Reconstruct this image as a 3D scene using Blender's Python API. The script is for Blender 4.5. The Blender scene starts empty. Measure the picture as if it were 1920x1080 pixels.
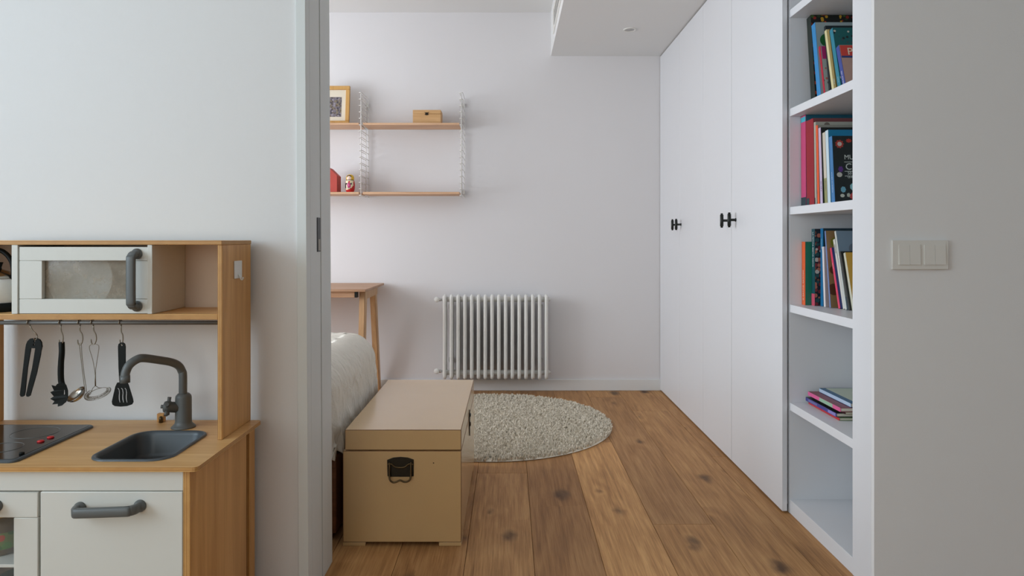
import bpy, bmesh, math, random
import numpy as np
from mathutils import Vector, Matrix, noise

R = math.radians
random.seed(7)
SC = bpy.context.scene
C = SC.collection

# ------------------------------------------------------------------ camera, world, lights, exposure
H = 1.10                      # eye height
F = 1280.0                    # focal length in pixels of the 1920 frame
VX, VY = 955.0, 448.0         # vanishing point of the room's depth lines
cam_d = bpy.data.cameras.new('camera')
cam_d.lens = 24.0
cam_d.sensor_width = 36.0
cam_d.shift_x = (960 - VX) / 1920
cam_d.shift_y = -(540 - VY) / 1920
cam_d.clip_start = 0.05
cam = bpy.data.objects.new('camera', cam_d)
C.objects.link(cam)
cam.location = (0, 0, H)
cam.rotation_euler = (R(90), 0, 0)
SC.camera = cam

W = bpy.data.worlds.new('world')
SC.world = W
W.use_nodes = True
bg = W.node_tree.nodes['Background']
bg.inputs['Color'].default_value = (0.80, 0.90, 1.0, 1)
bg.inputs['Strength'].default_value = 1.2


def area(name, loc, rot, sx, sy, power, col, spread=180):
    l = bpy.data.lights.new(name, 'AREA')
    l.shape = 'RECTANGLE'
    l.size, l.size_y = sx, sy
    l.energy = power
    l.color = col
    l.spread = R(spread)
    o = bpy.data.objects.new(name, l)
    C.objects.link(o)
    o.location = loc
    o.rotation_euler = rot
    return o


# daylight entering through the windows (left-hand walls, out of frame); the rear one is added soft fill
area('daylight_bedroom_window', (-3.62, 3.22, 1.50), (0, R(-90), 0), 1.6, 1.5, 68, (0.87, 0.93, 1.0))
area('daylight_front_window', (-2.82, 0.10, 1.65), (0, R(-90), 0), 1.5, 1.9, 42, (0.68, 0.86, 1.0))
area('added_rear_fill', (-1.75, -2.58, 1.50), (R(90), 0, 0), 1.9, 1.8, 16.5, (1.0, 1.0, 0.88))  # unseen fill added behind the camera to lift the darker areas

SC.view_settings.view_transform = 'Standard'
SC.view_settings.look = 'None'
SC.view_settings.exposure = 0.09
SC.view_settings.gamma = 1.0
SC.view_settings.use_curve_mapping = False


# ------------------------------------------------------------------ helpers
def P(px, py, Y):
    return Vector(((px - VX) * Y / F, Y, H - (py - VY) * Y / F))


def lin(r, g, b):
    def f(v):
        v /= 255.0
        return v / 12.92 if v <= 0.04045 else ((v + 0.055) / 1.055) ** 2.4
    return (f(r), f(g), f(b), 1)


def newmat(name):
    m = bpy.data.materials.new(name)
    m.use_nodes = True
    nt = m.node_tree
    return m, nt, nt.nodes['Principled BSDF'], nt.nodes.new, nt.links.new


def pm(name, col, rough=0.5, metal=0.0, bump=0.0, bscale=200, var=0.0, vscale=6, spec=None, trans=0.0, alpha=1.0):
    """plain paint / plastic / metal: procedural colour variation and fine relief"""
    m, nt, b, N, L = newmat(name)
    b.inputs['Roughness'].default_value = rough
    b.inputs['Metallic'].default_value = metal
    if spec is not None:
        b.inputs['Specular IOR Level'].default_value = spec
    if trans:
        b.inputs['Transmission Weight'].default_value = trans
    tc = N('ShaderNodeTexCoord')
    if var:
        n = N('ShaderNodeTexNoise')
        n.inputs['Scale'].default_value = vscale
        n.inputs['Detail'].default_value = 4
        L(tc.outputs['Object'], n.inputs['Vector'])
        r = N('ShaderNodeMix'); r.data_type = 'RGBA'
        c = Vector(col[:3])
        r.inputs['A'].default_value = (*(c * (1 - var)), 1)
        r.inputs['B'].default_value = (*[min(1, v) for v in (c * (1 + var))], 1)
        L(n.outputs['Fac'], r.inputs['Factor'])
        L(r.outputs['Result'], b.inputs['Base Color'])
    else:
        b.inputs['Base Color'].default_value = col
    if bump:
        n2 = N('ShaderNodeTexNoise')
        n2.inputs['Scale'].default_value = bscale
        n2.inputs['Detail'].default_value = 3
        L(tc.outputs['Object'], n2.inputs['Vector'])
        bp = N('ShaderNodeBump')
        bp.inputs['Strength'].default_value = bump
        bp.inputs['Distance'].default_value = 0.002
        L(n2.outputs['Fac'], bp.inputs['Height'])
        L(bp.outputs['Normal'], b.inputs['Normal'])
    return m


def wood(name, c1, c2, axis='X', scale=1.0, rough=0.45, figure=0.5, random_off=True):
    """wood with fibres running along `axis`"""
    m, nt, b, N, L = newmat(name)
    b.inputs['Roughness'].default_value = rough
    tc = N('ShaderNodeTexCoord')
    mp = N('ShaderNodeMapping')
    s = {'X': (1.2, 22, 22), 'Y': (22, 1.2, 22), 'Z': (22, 22, 1.2)}[axis]
    mp.inputs['Scale'].default_value = [v * scale for v in s]
    L(tc.outputs['Object'], mp.inputs['Vector'])
    n = N('ShaderNodeTexNoise'); n.inputs['Scale'].default_value = 3.0; n.inputs['Detail'].default_value = 8
    n.inputs['Roughness'].default_value = 0.65
    n.inputs['Distortion'].default_value = 0.6
    L(mp.outputs['Vector'], n.inputs['Vector'])
    mp2 = N('ShaderNodeMapping')
    s2 = {'X': (0.6, 5, 5), 'Y': (5, .6, 5), 'Z': (5, 5, .6)}[axis]
    mp2.inputs['Scale'].default_value = [v * scale for v in s2]
    L(tc.outputs['Object'], mp2.inputs['Vector'])
    n2 = N('ShaderNodeTexNoise'); n2.inputs['Scale'].default_value = 1.6; n2.inputs['Detail'].default_value = 2
    L(mp2.outputs['Vector'], n2.inputs['Vector'])
    mul = N('ShaderNodeMath'); mul.operation = 'MULTIPLY'; mul.inputs[1].default_value = 26
    L(n2.outputs['Fac'], mul.inputs[0])
    sn = N('ShaderNodeMath'); sn.operation = 'SINE'
    L(mul.outputs[0], sn.inputs[0])
    ad = N('ShaderNodeMath'); ad.operation = 'MULTIPLY_ADD'; ad.inputs[1].default_value = figure * 0.16
    L(sn.outputs[0], ad.inputs[0]); L(n.outputs['Fac'], ad.inputs[2])
    cr = N('ShaderNodeValToRGB')
    cr.color_ramp.elements[0].position = 0.3; cr.color_ramp.elements[0].color = c2
    cr.color_ramp.elements[1].position = 0.68; cr.color_ramp.elements[1].color = c1
    L(ad.outputs[0], cr.inputs['Fac'])
    L(cr.outputs['Color'], b.inputs['Base Color'])
    bp = N('ShaderNodeBump'); bp.inputs['Strength'].default_value = 0.08; bp.inputs['Distance'].default_value = 0.002
    L(n.outputs['Fac'], bp.inputs['Height']); L(bp.outputs['Normal'], b.inputs['Normal'])
    return m


def ply_edge(name, axis, period=0.0032):
    """plywood edge: thin glued layers stacked across `axis`"""
    m, nt, b, N, L = newmat(name)
    b.inputs['Roughness'].default_value = 0.5
    tc = N('ShaderNodeTexCoord'); sp = N('ShaderNodeSeparateXYZ')
    L(tc.outputs['Object'], sp.inputs[0])
    mul = N('ShaderNodeMath'); mul.operation = 'MULTIPLY'; mul.inputs[1].default_value = 2 * math.pi / period
    L(sp.outputs[axis], mul.inputs[0])
    sn = N('ShaderNodeMath'); sn.operation = 'SINE'; L(mul.outputs[0], sn.inputs[0])
    nz = N('ShaderNodeTexNoise'); nz.inputs['Scale'].default_value = 30
    L(tc.outputs['Object'], nz.inputs['Vector'])
    ad = N('ShaderNodeMath'); ad.operation = 'ADD'; L(sn.outputs[0], ad.inputs[0]); L(nz.outputs['Fac'], ad.inputs[1])
    cr = N('ShaderNodeValToRGB')
    cr.color_ramp.elements[0].position = 0.25; cr.color_ramp.elements[0].color = lin(150, 96, 46)
    cr.color_ramp.elements[1].position = 0.8; cr.color_ramp.elements[1].color = lin(226, 178, 108)
    L(ad.outputs[0], cr.inputs['Fac']); L(cr.outputs['Color'], b.inputs['Base Color'])
    return m


def oak_floor(name):
    m, nt, b, N, L = newmat(name)
    tc = N('ShaderNodeTexCoord'); oi = N('ShaderNodeObjectInfo')
    off = N('ShaderNodeVectorMath'); off.operation = 'SCALE'
    off.inputs[0].default_value = (37, 53, 71)
    L(oi.outputs['Random'], off.inputs['Scale'])
    add = N('ShaderNodeVectorMath'); add.operation = 'ADD'
    L(tc.outputs['Object'], add.inputs[0]); L(off.outputs[0], add.inputs[1])

    def mapped(s):
        mp = N('ShaderNodeMapping'); mp.inputs['Scale'].default_value = s
        L(add.outputs[0], mp.inputs['Vector']); return mp.outputs['Vector']

    def nz(v, scale, det, dist=0.0, rough=0.5):
        n = N('ShaderNodeTexNoise'); n.inputs['Scale'].default_value = scale; n.inputs['Detail'].default_value = det
        n.inputs['Distortion'].default_value = dist; n.inputs['Roughness'].default_value = rough
        L(v, n.inputs['Vector']); return n.outputs['Fac']

    def math_(op, a, bb=None, cc=None):
        n = N('ShaderNodeMath'); n.operation = op
        for i, v in enumerate((a, bb, cc)):
            if v is None: continue
            if isinstance(v, (int, float)): n.inputs[i].default_value = v
            else: L(v, n.inputs[i])
        return n.outputs[0]
    # knots: sparse voronoi cells, stretched a little along the plank
    vor = N('ShaderNodeTexVoronoi'); vor.voronoi_dimensions = '2D'; vor.inputs['Scale'].default_value = 1.0
    kn_n = nz(mapped((14, 9, 14)), 1.0, 3)
    wv = N('ShaderNodeVectorMath'); wv.operation = 'ADD'
    cmb = N('ShaderNodeCombineXYZ'); L(math_('MULTIPLY', kn_n, 0.28), cmb.inputs[0]); L(math_('MULTIPLY', kn_n, 0.28), cmb.inputs[1])
    L(mapped((4.6, 2.5, 0.0)), wv.inputs[0]); L(cmb.outputs[0], wv.inputs[1])
    L(wv.outputs[0], vor.inputs['Vector'])
    sep = N('ShaderNodeSeparateColor'); L(vor.outputs['Color'], sep.inputs[0])
    ksz = math_('MULTIPLY', math_('MAXIMUM', math_('SUBTRACT', sep.outputs[0], 0.42), 0.0), 0.24)   # many cells have no knot
    kd = math_('SUBTRACT', vor.outputs['Distance'], ksz)
    mr = N('ShaderNodeMapRange'); mr.interpolation_type = 'SMOOTHSTEP'
    L(kd, mr.inputs['Value']); mr.inputs['From Min'].default_value = -0.10; mr.inputs['From Max'].default_value = 0.10
    mr.inputs['To Min'].default_value = 1.0; mr.inputs['To Max'].default_value = 0.0
    hasknot = math_('GREATER_THAN', sep.outputs[0], 0.40)
    knot = math_('MULTIPLY', mr.outputs[0], hasknot)
    # the grain bends around the knots
    near = math_('MULTIPLY', math_('POWER', 2.718, math_('MULTIPLY', vor.outputs['Distance'], -5.0)), hasknot)
    # cathedral figure
    big = nz(mapped((5.0, 0.5, 1)), 1.0, 2, 0.15)
    rings = math_('SINE', math_('ADD', math_('MULTIPLY', big, 48), math_('MULTIPLY', near, 9.0)))
    fine = nz(mapped((75, 3.0, 1)), 1.0, 6, 0.4, 0.6)
    fib = nz(mapped((240, 7.0, 1)), 1.0, 3, 0.2, 0.6)
    tone = nz(mapped((3.5, 1.1, 1)), 1.0, 3)
    v = math_('MULTIPLY_ADD', rings, 0.06, math_('MULTIPLY', fine, 0.75))
    v = math_('MULTIPLY_ADD', fib, 0.55, v)
    v = math_('MULTIPLY', math_('MULTIPLY_ADD', tone, 0.35, v), 0.80)
    cr = N('ShaderNodeValToRGB')
    e = cr.color_ramp.elements
    e[0].position = 0.34; e[0].color = lin(124, 86, 50)
    e[1].position = 0.96; e[1].color = lin(216, 171, 118)
    x = e.new(0.64); x.color = lin(179, 133, 86)
    L(v, cr.inputs['Fac'])
    mul = N('ShaderNodeMix'); mul.data_type = 'RGBA'; mul.blend_type = 'MULTIPLY'; mul.inputs['Factor'].default_value = 1
    L(cr.outputs['Color'], mul.inputs['A']); L(oi.outputs['Color'], mul.inputs['B'])
    kmix = N('ShaderNodeMix'); kmix.data_type = 'RGBA'
    L(math_('MULTIPLY', knot, math_('MULTIPLY_ADD', kn_n, 0.7, 0.45)), kmix.inputs['Factor'])
    L(mul.outputs['Result'], kmix.inputs['A']); kmix.inputs['B'].default_value = lin(66, 46, 34)
    L(kmix.outputs['Result'], b.inputs['Base Color'])
    b.inputs['Roughness'].default_value = 0.55
    b.inputs['Specular IOR Level'].default_value = 0.3
    bp = N('ShaderNodeBump'); bp.inputs['Strength'].default_value = 0.10; bp.inputs['Distance'].default_value = 0.002
    L(fine, bp.inputs['Height']); L(bp.outputs['Normal'], b.inputs['Normal'])
    return m


def linen(name, col):
    m, nt, b, N, L = newmat(name)
    b.inputs['Roughness'].default_value = 0.95
    b.inputs['Specular IOR Level'].default_value = 0.1
    tc = N('ShaderNodeTexCoord')
    n1 = N('ShaderNodeTexNoise'); n1.inputs['Scale'].default_value = 24; n1.inputs['Detail'].default_value = 5
    n1.inputs['Distortion'].default_value = 0.8
    mp = N('ShaderNodeMapping'); mp.inputs['Scale'].default_value = (1, 2.2, 0.6)
    L(tc.outputs['Object'], mp.inputs[0]); L(mp.outputs[0], n1.inputs['Vector'])
    n2 = N('ShaderNodeTexNoise'); n2.inputs['Scale'].default_value = 420
    L(tc.outputs['Object'], n2.inputs['Vector'])
    mx = N('ShaderNodeMix'); mx.data_type = 'RGBA'
    c = Vector(col[:3])
    mx.inputs['A'].default_value = (*(c * 0.93), 1); mx.inputs['B'].default_value = (*(c * 1.05), 1)
    L(n2.outputs['Fac'], mx.inputs['Factor']); L(mx.outputs['Result'], b.inputs['Base Color'])
    ad = N('ShaderNodeMath'); ad.operation = 'MULTIPLY_ADD'; ad.inputs[1].default_value = 0.06
    L(n2.outputs['Fac'], ad.inputs[0]); L(n1.outputs['Fac'], ad.inputs[2])
    bp = N('ShaderNodeBump'); bp.inputs['Strength'].default_value = 0.85; bp.inputs['Distance'].default_value = 0.018
    L(ad.outputs[0], bp.inputs['Height']); L(bp.outputs['Normal'], b.inputs['Normal'])
    return m


def blotch(name, base, cols, scale=40, thr=0.42, rough=0.45):
    """printed cover with scattered coloured motifs"""
    m, nt, b, N, L = newmat(name)
    b.inputs['Roughness'].default_value = rough
    tc = N('ShaderNodeTexCoord')
    v = N('ShaderNodeTexVoronoi'); v.inputs['Scale'].default_value = scale
    L(tc.outputs['Object'], v.inputs['Vector'])
    sc = N('ShaderNodeSeparateColor'); L(v.outputs['Color'], sc.inputs[0])
    cr = N('ShaderNodeValToRGB'); cr.color_ramp.interpolation = 'CONSTANT'
    e = cr.color_ramp.elements
    e[0].position = 0; e[0].color = cols[0]
    e[1].position = 1.0 / len(cols); e[1].color = cols[1 % len(cols)]
    for i in range(2, len(cols)):
        x = e.new(i / len(cols)); x.color = cols[i]
    L(sc.outputs[0], cr.inputs['Fac'])
    lt = N('ShaderNodeMath'); lt.operation = 'LESS_THAN'; lt.inputs[1].default_value = thr
    L(v.outputs['Distance'], lt.inputs[0])
    mx = N('ShaderNodeMix'); mx.data_type = 'RGBA'
    mx.inputs['A'].default_value = base; L(cr.outputs['Color'], mx.inputs['B']); L(lt.outputs[0], mx.inputs['Factor'])
    L(mx.outputs['Result'], b.inputs['Base Color'])
    return m


# ---- mesh helpers: all add to a bmesh in world coordinates unless noted
def bx(bm, x0, x1, y0, y1, z0, z1, bev=0.0, seg=2, edge_mat=None, mat=0):
    r = bmesh.ops.create_cube(bm, size=1.0)
    vs = r['verts']
    for v in vs:
        v.co = Vector((x0 + (v.co.x + .5) * (x1 - x0), y0 + (v.co.y + .5) * (y1 - y0), z0 + (v.co.z + .5) * (z1 - z0)))
    fs = {f for v in vs for f in v.link_faces}
    for f in fs:
        f.material_index = mat
    if bev > 0:
        es = list({e for v in vs for e in v.link_edges})
        rr = bmesh.ops.bevel(bm, geom=es, offset=bev, segments=seg, profile=0.5, affect='EDGES', clamp_overlap=True)
        for f in rr['faces']:
            f.smooth = True
            f.material_index = mat if edge_mat is None else edge_mat
    return vs


def tube(bm, pts, rad, n=10, closed=False, caps=True, mat=0):
    pts = [Vector(p) for p in pts]
    k = len(pts)
    rads = rad if isinstance(rad, (list, tuple)) else [rad] * k
    tang = []
    for i in range(k):
        if closed:
            t = pts[(i + 1) % k] - pts[i - 1]
        else:
            t = pts[min(i + 1, k - 1)] - pts[max(i - 1, 0)]
        tang.append(t.normalized() if t.length > 1e-9 else Vector((0, 0, 1)))
    ref = Vector((0, 0, 1)) if abs(tang[0].z) < 0.9 else Vector((1, 0, 0))
    nrm = (ref - tang[0] * ref.dot(tang[0])).normalized()
    rings = []
    for i in range(k):
        nrm = nrm - tang[i] * nrm.dot(tang[i])
        nrm.normalize()
        bi = tang[i].cross(nrm)
        rings.append([bm.verts.new(pts[i] + rads[i] * (math.cos(2 * math.pi * j / n) * nrm + math.sin(2 * math.pi * j / n) * bi)) for j in range(n)])
    for i in range(k if closed else k - 1):
        a, b_ = rings[i], rings[(i + 1) % k]
        for j in range(n):
            f = bm.faces.new((a[j], a[(j + 1) % n], b_[(j + 1) % n], b_[j]))
            f.smooth = True; f.material_index = mat
    if caps and not closed:
        f = bm.faces.new(rings[0][::-1]); f.material_index = mat
        f = bm.faces.new(rings[-1]); f.material_index = mat


def lathe(bm, prof, origin=(0, 0, 0), axis='Z', n=32, mat=0, direction=None):
    """prof: list of (r, h) along the axis"""
    o = Vector(origin)
    d = Vector(direction).normalized() if direction else {'Z': Vector((0, 0, 1)), 'X': Vector((1, 0, 0)), 'Y': Vector((0, 1, 0))}[axis]
    ref = Vector((1, 0, 0)) if abs(d.x) < 0.9 else Vector((0, 1, 0))
    u = (ref - d * ref.dot(d)).normalized()
    w = d.cross(u)
    rings = []
    for r, h in prof:
        if r < 1e-6:
            rings.append([bm.verts.new(o + d * h)])
        else:
            rings.append([bm.verts.new(o + d * h + r * (math.cos(2 * math.pi * j / n) * u + math.sin(2 * math.pi * j / n) * w)) for j in range(n)])
    for i in range(len(rings) - 1):
        a, b_ = rings[i], rings[i + 1]
        for j in range(n):
            j2 = (j + 1) % n
            if len(a) == 1 and len(b_) == 1: continue
            if len(a) == 1: f = bm.faces.new((a[0], b_[j2], b_[j]))
            elif len(b_) == 1: f = bm.faces.new((a[j], a[j2], b_[0]))
            else: f = bm.faces.new((a[j], a[j2], b_[j2], b_[j]))
            f.smooth = True; f.material_index = mat
    if len(rings[0]) > 1:
        f = bm.faces.new(rings[0][::-1]); f.material_index = mat
    if len(rings[-1]) > 1:
        f = bm.faces.new(rings[-1]); f.material_index = mat


def prism(bm, poly, d, holes=(), mat=0):
    """extrude a planar polygon (list of 3D points) by vector d"""
    d = Vector(d)
    a = [bm.verts.new(Vector(p)) for p in poly]
    b_ = [bm.verts.new(Vector(p) + d) for p in poly]
    k = len(poly)
    f1 = bm.faces.new(a); f2 = bm.faces.new(b_[::-1])
    f1.material_index = f2.material_index = mat
    for i in range(k):
        f = bm.faces.new((a[i], b_[i], b_[(i + 1) % k], a[(i + 1) % k])); f.material_index = mat


def rrect(x0, x1, y0, y1, r, n=6):
    pts = []
    for cx, cy, a0 in ((x1 - r, y1 - r, 0), (x0 + r, y1 - r, 90), (x0 + r, y0 + r, 180), (x1 - r, y0 + r, 270)):
        for i in range(n + 1):
            a = R(a0 + 90 * i / n)
            pts.append((cx + r * math.cos(a), cy + r * math.sin(a)))
    return pts


def smooth_path(pts, sub=6):
    """Catmull-Rom through the given points"""
    pts = [Vector(p) for p in pts]
    out = []
    for i in range(len(pts) - 1):
        p0 = pts[max(i - 1, 0)]; p1 = pts[i]; p2 = pts[i + 1]; p3 = pts[min(i + 2, len(pts) - 1)]
        for s in range(sub):
            t = s / sub
            out.append(0.5 * ((2 * p1) + (-p0 + p2) * t + (2 * p0 - 5 * p1 + 4 * p2 - p3) * t * t + (-p0 + 3 * p1 - 3 * p2 + p3) * t ** 3))
    out.append(pts[-1])
    return out


def bmnew():
    return bmesh.new()


def mesh_of(bm, name, mats):
    bmesh.ops.recalc_face_normals(bm, faces=bm.faces)
    me = bpy.data.meshes.new(name)
    bm.to_mesh(me); bm.free()
    for m in (mats if isinstance(mats, (list, tuple)) else [mats]):
        me.materials.append(m)
    return me


INV = {}


def obj(name, bm, mats, parent=None, label=None, me=None, local=False, kind=None):
    """one mesh object; mesh coordinates are world ones unless local"""
    me = me or mesh_of(bm, name, mats)
    o = bpy.data.objects.new(name, me)
    C.objects.link(o)
    if parent is not None:
        o.parent = parent
        if not local and parent.name in INV:
            o.matrix_parent_inverse = INV[parent.name]
    if label: o['label'] = label
    if kind: o['kind'] = kind
    return o


def thing(name, label, cat, loc=(0, 0, 0), rot=(0, 0, 0), group=None):
    o = bpy.data.objects.new(name, None)
    C.objects.link(o)
    o.empty_display_size = 0.05
    o.location = loc; o.rotation_euler = rot
    o['label'] = label; o['category'] = cat
    if group: o['group'] = group
    m = Matrix.Translation(loc) @ Matrix.Rotation(rot[2], 4, 'Z') @ Matrix.Rotation(rot[1], 4, 'Y') @ Matrix.Rotation(rot[0], 4, 'X')
    INV[o.name] = m.inverted()
    return o


def struct(name, bm, mats, parent=None, **k):
    o = obj(name, bm, mats, parent, **k)
    o['kind'] = 'structure'
    return o


def text_mesh(body, size, mat, extrude=0.0002, align='LEFT'):
    cu = bpy.data.curves.new('lettering', 'FONT')
    cu.body = body; cu.size = size; cu.extrude = extrude; cu.align_x = align
    cu.resolution_u = 3
    t = bpy.data.objects.new('tmp_text', cu)
    C.objects.link(t)
    dg = bpy.context.evaluated_depsgraph_get()
    me = bpy.data.meshes.new_from_object(t.evaluated_get(dg))
    bpy.data.objects.remove(t); bpy.data.curves.remove(cu)
    me.materials.clear(); me.materials.append(mat)
    return me


# ------------------------------------------------------------------ materials
M = {}
M['wall'] = pm('wall_paint', lin(233, 232, 231), 0.9, bump=0.12, bscale=260, var=0.006, vscale=2, spec=0.2)
M['wall_bed'] = pm('bedroom_paint', lin(231, 229, 230), 0.9, bump=0.10, bscale=260, var=0.006, vscale=2, spec=0.2)
M['ceil'] = pm('ceiling_paint', lin(233, 233, 232), 0.95, bump=0.06, bscale=220, spec=0.2)
M['lacquer'] = pm('white_lacquer', lin(228, 229, 232), 0.38, bump=0.02, bscale=300, spec=0.35)
M['trim'] = pm('trim_paint', lin(230, 231, 230), 0.45, bump=0.03, bscale=200)
M['jamb'] = pm('jamb_paint', lin(226, 230, 228), 0.45, bump=0.03, bscale=200)
M['black'] = pm('dark_metal', lin(24, 28, 26), 0.38, 0.3, bump=0.05)
M['dark_gap'] = pm('joint_shadow_black', lin(20, 20, 20), 0.9, bump=0.02)  # near-black for plank joints and the painted shadow under the wardrobe doors
M['blackplastic'] = pm('black_plastic', lin(10, 15, 12), 0.55, bump=0.04, bscale=400, spec=0.22)
M['greyplastic'] = pm('grey_plastic', lin(96, 99, 98), 0.42, bump=0.04, bscale=400)
M['sinkgrey'] = pm('sink_plastic', lin(74, 81, 86), 0.36, bump=0.03, bscale=300)
M['rail'] = pm('grey_rail', lin(108, 106, 102), 0.42, 0.2, bump=0.03)
M['steel'] = pm('steel', lin(186, 180, 170), 0.22, 1.0, bump=0.02)
M['hook'] = pm('aged_steel', lin(140, 132, 118), 0.35, 0.9, bump=0.04)
M['chrome'] = pm('chrome', lin(205, 205, 205), 0.12, 1.0, bump=0.01)
M['kwhite'] = pm('toy_white', lin(217, 216, 208), 0.5, bump=0.04, bscale=320)
M['birch'] = wood('birch_flat', lin(230, 184, 124), lin(210, 158, 98), 'X', 1.0, 0.42, 0.5)
M['birch_v'] = wood('birch_upright', lin(222, 168, 102), lin(200, 144, 80), 'Z', 0.8, 0.45, 0.6)
M['edge_z'] = ply_edge('ply_edge_flat', 'Z')
M['edge_x'] = ply_edge('ply_edge_upright', 'X', 0.004)
M['backing'] = pm('niche_backing', lin(226, 208, 190), 0.7, bump=0.04)
M['shelfwood'] = wood('shelf_wood', lin(226, 186, 150), lin(204, 158, 120), 'X', 1.0, 0.5, 0.5)
M['deskwood'] = wood('desk_oak', lin(196, 156, 124), lin(172, 130, 98), 'X', 1.0, 0.5, 0.5)
M['legwood'] = wood('leg_oak', lin(206, 166, 122), lin(188, 146, 102), 'Z', 1.0, 0.5, 0.4)
M['framewood'] = wood('frame_wood', lin(214, 166, 96), lin(196, 146, 78), 'Z', 1.0, 0.45, 0.3)
M['boxwood'] = wood('box_wood', lin(222, 180, 128), lin(202, 156, 104), 'X', 1.5, 0.5, 0.4)
M['bedwood'] = wood('bed_wood', lin(140, 88, 54), lin(110, 66, 40), 'X', 1.0, 0.5, 0.3)
M['oak'] = oak_floor('oak_plank')
M['trunk'] = pm('trunk_cream', lin(210, 173, 120), 0.42, bump=0.10, bscale=180, var=0.03, vscale=9)
_tb = M['trunk'].node_tree.nodes['Principled BSDF']
_tb.inputs['Coat Weight'].default_value = 1.0
_tb.inputs['Coat Roughness'].default_value = 0.16
_tb.inputs['Coat IOR'].default_value = 1.6
M['trunk_edge'] = pm('trunk_worn_edge', lin(128, 88, 52), 0.6, bump=0.1, var=0.2, vscale=40)
M['bronze'] = pm('dark_bronze', lin(44, 40, 32), 0.38, 0.6, bump=0.2, bscale=120, var=0.2, vscale=60)
M['brass'] = pm('worn_brass', lin(92, 76, 52), 0.36, 0.8, bump=0.1, var=0.2, vscale=80)
M['linen'] = linen('linen_cover', lin(244, 238, 226))
M['mattress'] = pm('mattress', lin(225, 222, 216), 0.9, bump=0.1)
M['radiator'] = pm('radiator_enamel', lin(234, 233, 228), 0.35, bump=0.01)
M['rug'] = pm('rug_wool', lin(244, 235, 218), 0.95, bump=0.1, var=0.10, vscale=60, spec=0.1)
M['switch'] = pm('switch_plastic', lin(226, 223, 216), 0.35, bump=0.01)
M['glassplate'] = pm('hob_glass', lin(22, 24, 24), 0.12, bump=0.01)
M['ringprint'] = pm('ring_print', lin(120, 122, 120), 0.3, bump=0.01)
M['red'] = pm('red_plastic', lin(206, 40, 44), 0.35, bump=0.02)
M['white'] = pm('white_plastic', lin(236, 235, 230), 0.45, bump=0.02)
M['wire'] = pm('white_wire', lin(236, 234, 230), 0.4, bump=0.02)
M['page'] = pm('paper_pages', lin(226, 218, 200), 0.9, bump=0.3, bscale=600)
M['lamp'] = pm('downlight_diffuser', lin(190, 190, 188), 0.35, bump=0.02)


def smoky_pane(name):
    m, nt, b, N, L = newmat(name)
    b.inputs['Base Color'].default_value = lin(178, 166, 148)
    b.inputs['Roughness'].default_value = 0.12
    tc = N('ShaderNodeTexCoord')
    n = N('ShaderNodeTexNoise'); n.inputs['Scale'].default_value = 26; n.inputs['Detail'].default_value = 6
    n.inputs['Roughness'].default_value = 0.7
    L(tc.outputs['Object'], n.inputs['Vector'])
    cr = N('ShaderNodeValToRGB')
    cr.color_ramp.elements[0].position = 0.45; cr.color_ramp.elements[0].color = (0.36, 0.36, 0.36, 1)
    cr.color_ramp.elements[1].position = 0.72; cr.color_ramp.elements[1].color = (0.66, 0.66, 0.66, 1)
    L(n.outputs['Fac'], cr.inputs['Fac'])
    L(cr.outputs['Color'], b.inputs['Alpha'])
    return m


M['pane'] = smoky_pane('scuffed_clear_pane')

# ------------------------------------------------------------------ the setting
YL = 2.06            # front face of the partition (kitchen side)
YR = 2.103           # front face of the partition (switch side)
YI = 2.318           # bedroom side of the partition
YB = 4.96            # back wall of the bedroom
CZ = 2.745           # ceiling
SZ = 2.429           # underside of the bulkhead
LX = -3.6            # left-hand (window) walls
RX = 3.2
FY = -2.6
XW = 1.095           # wardrobe door plane
XB = 1.124           # bookcase front plane


def lean(z):         # the old partition stands very slightly out of plumb
    return (1.05 - z) * 0.0055


# sub floor and planks
bm = bmnew(); bx(bm, LX - .2, RX + .2, FY - .2, YB + .2, -0.12, -0.016)
floor = struct('floor', bm, M['dark_gap'])
PW = 0.2345
X0 = 0.0836
tones = {(-1, 0): (0.93, .88, .83), (-1, 1): (1.0, .95, .9), (0, 0): (1.06, 1.05, 1.03), (0, 1): (.98, .95, .9),
         (1, 0): (.80, .75, .71), (2, 0): (1.26, 1.24, 1.17), (2, 1): (.88, .83, .78), (3, 0): (1.04, 1.0, .92),
         (3, 1): (.86, .82, .78), (4, 0): (.98, .94, .87), (4, 1): (1.0, .96, .9), (5, 0): (.95, .9, .83)}
joints = {-1: [0.5, 2.583, 4.1], 0: [1.1, 3.207], 1: [0.2, 1.9], 2: [1.6, 3.696], 3: [0.6, 2.632, 4.75], 4: [0.0, 2.0, 4.37], 5: [1.3, 3.45]}
vis0 = {-1: 1, 0: 1, 1: 2, 2: 1, 3: 1, 4: 2, 5: 1}
rp = random.Random(3)
for k in range(-15, 14):
    xa, xb = X0 + PW * (k - 1), X0 + PW * k
    js = joints.get(k) or sorted([rp.uniform(-1.6, 0.2), rp.uniform(0.9, 2.2), rp.uniform(3.0, 4.3)])
    ys = [FY] + js + [YB]
    for i in range(len(ys) - 1):
        ya, yb = ys[i], ys[i + 1]
        l = (yb - ya) / 2; g = 0.0006
        pb = bmnew(); bx(pb, -PW / 2 + g, PW / 2 - g, -l + g, l - g, -0.016, 0.0, 0.0011, 1)
        o = obj('plank', pb, M['oak'], floor, local=True)
        o.location = ((xa + xb) / 2, (ya + yb) / 2, 0)
        if k in joints:
            t = tones.get((k, max(0, min(1, i - vis0[k]))), (1, .96, .9))
            if (k, i - vis0[k]) not in tones:
                t = tones.get((k, 0), (1, .96, .9))
        else:
            q = rp.uniform(.85, 1.1); t = (q, q * .96, q * .9)
        o.color = (*t, 1)

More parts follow.
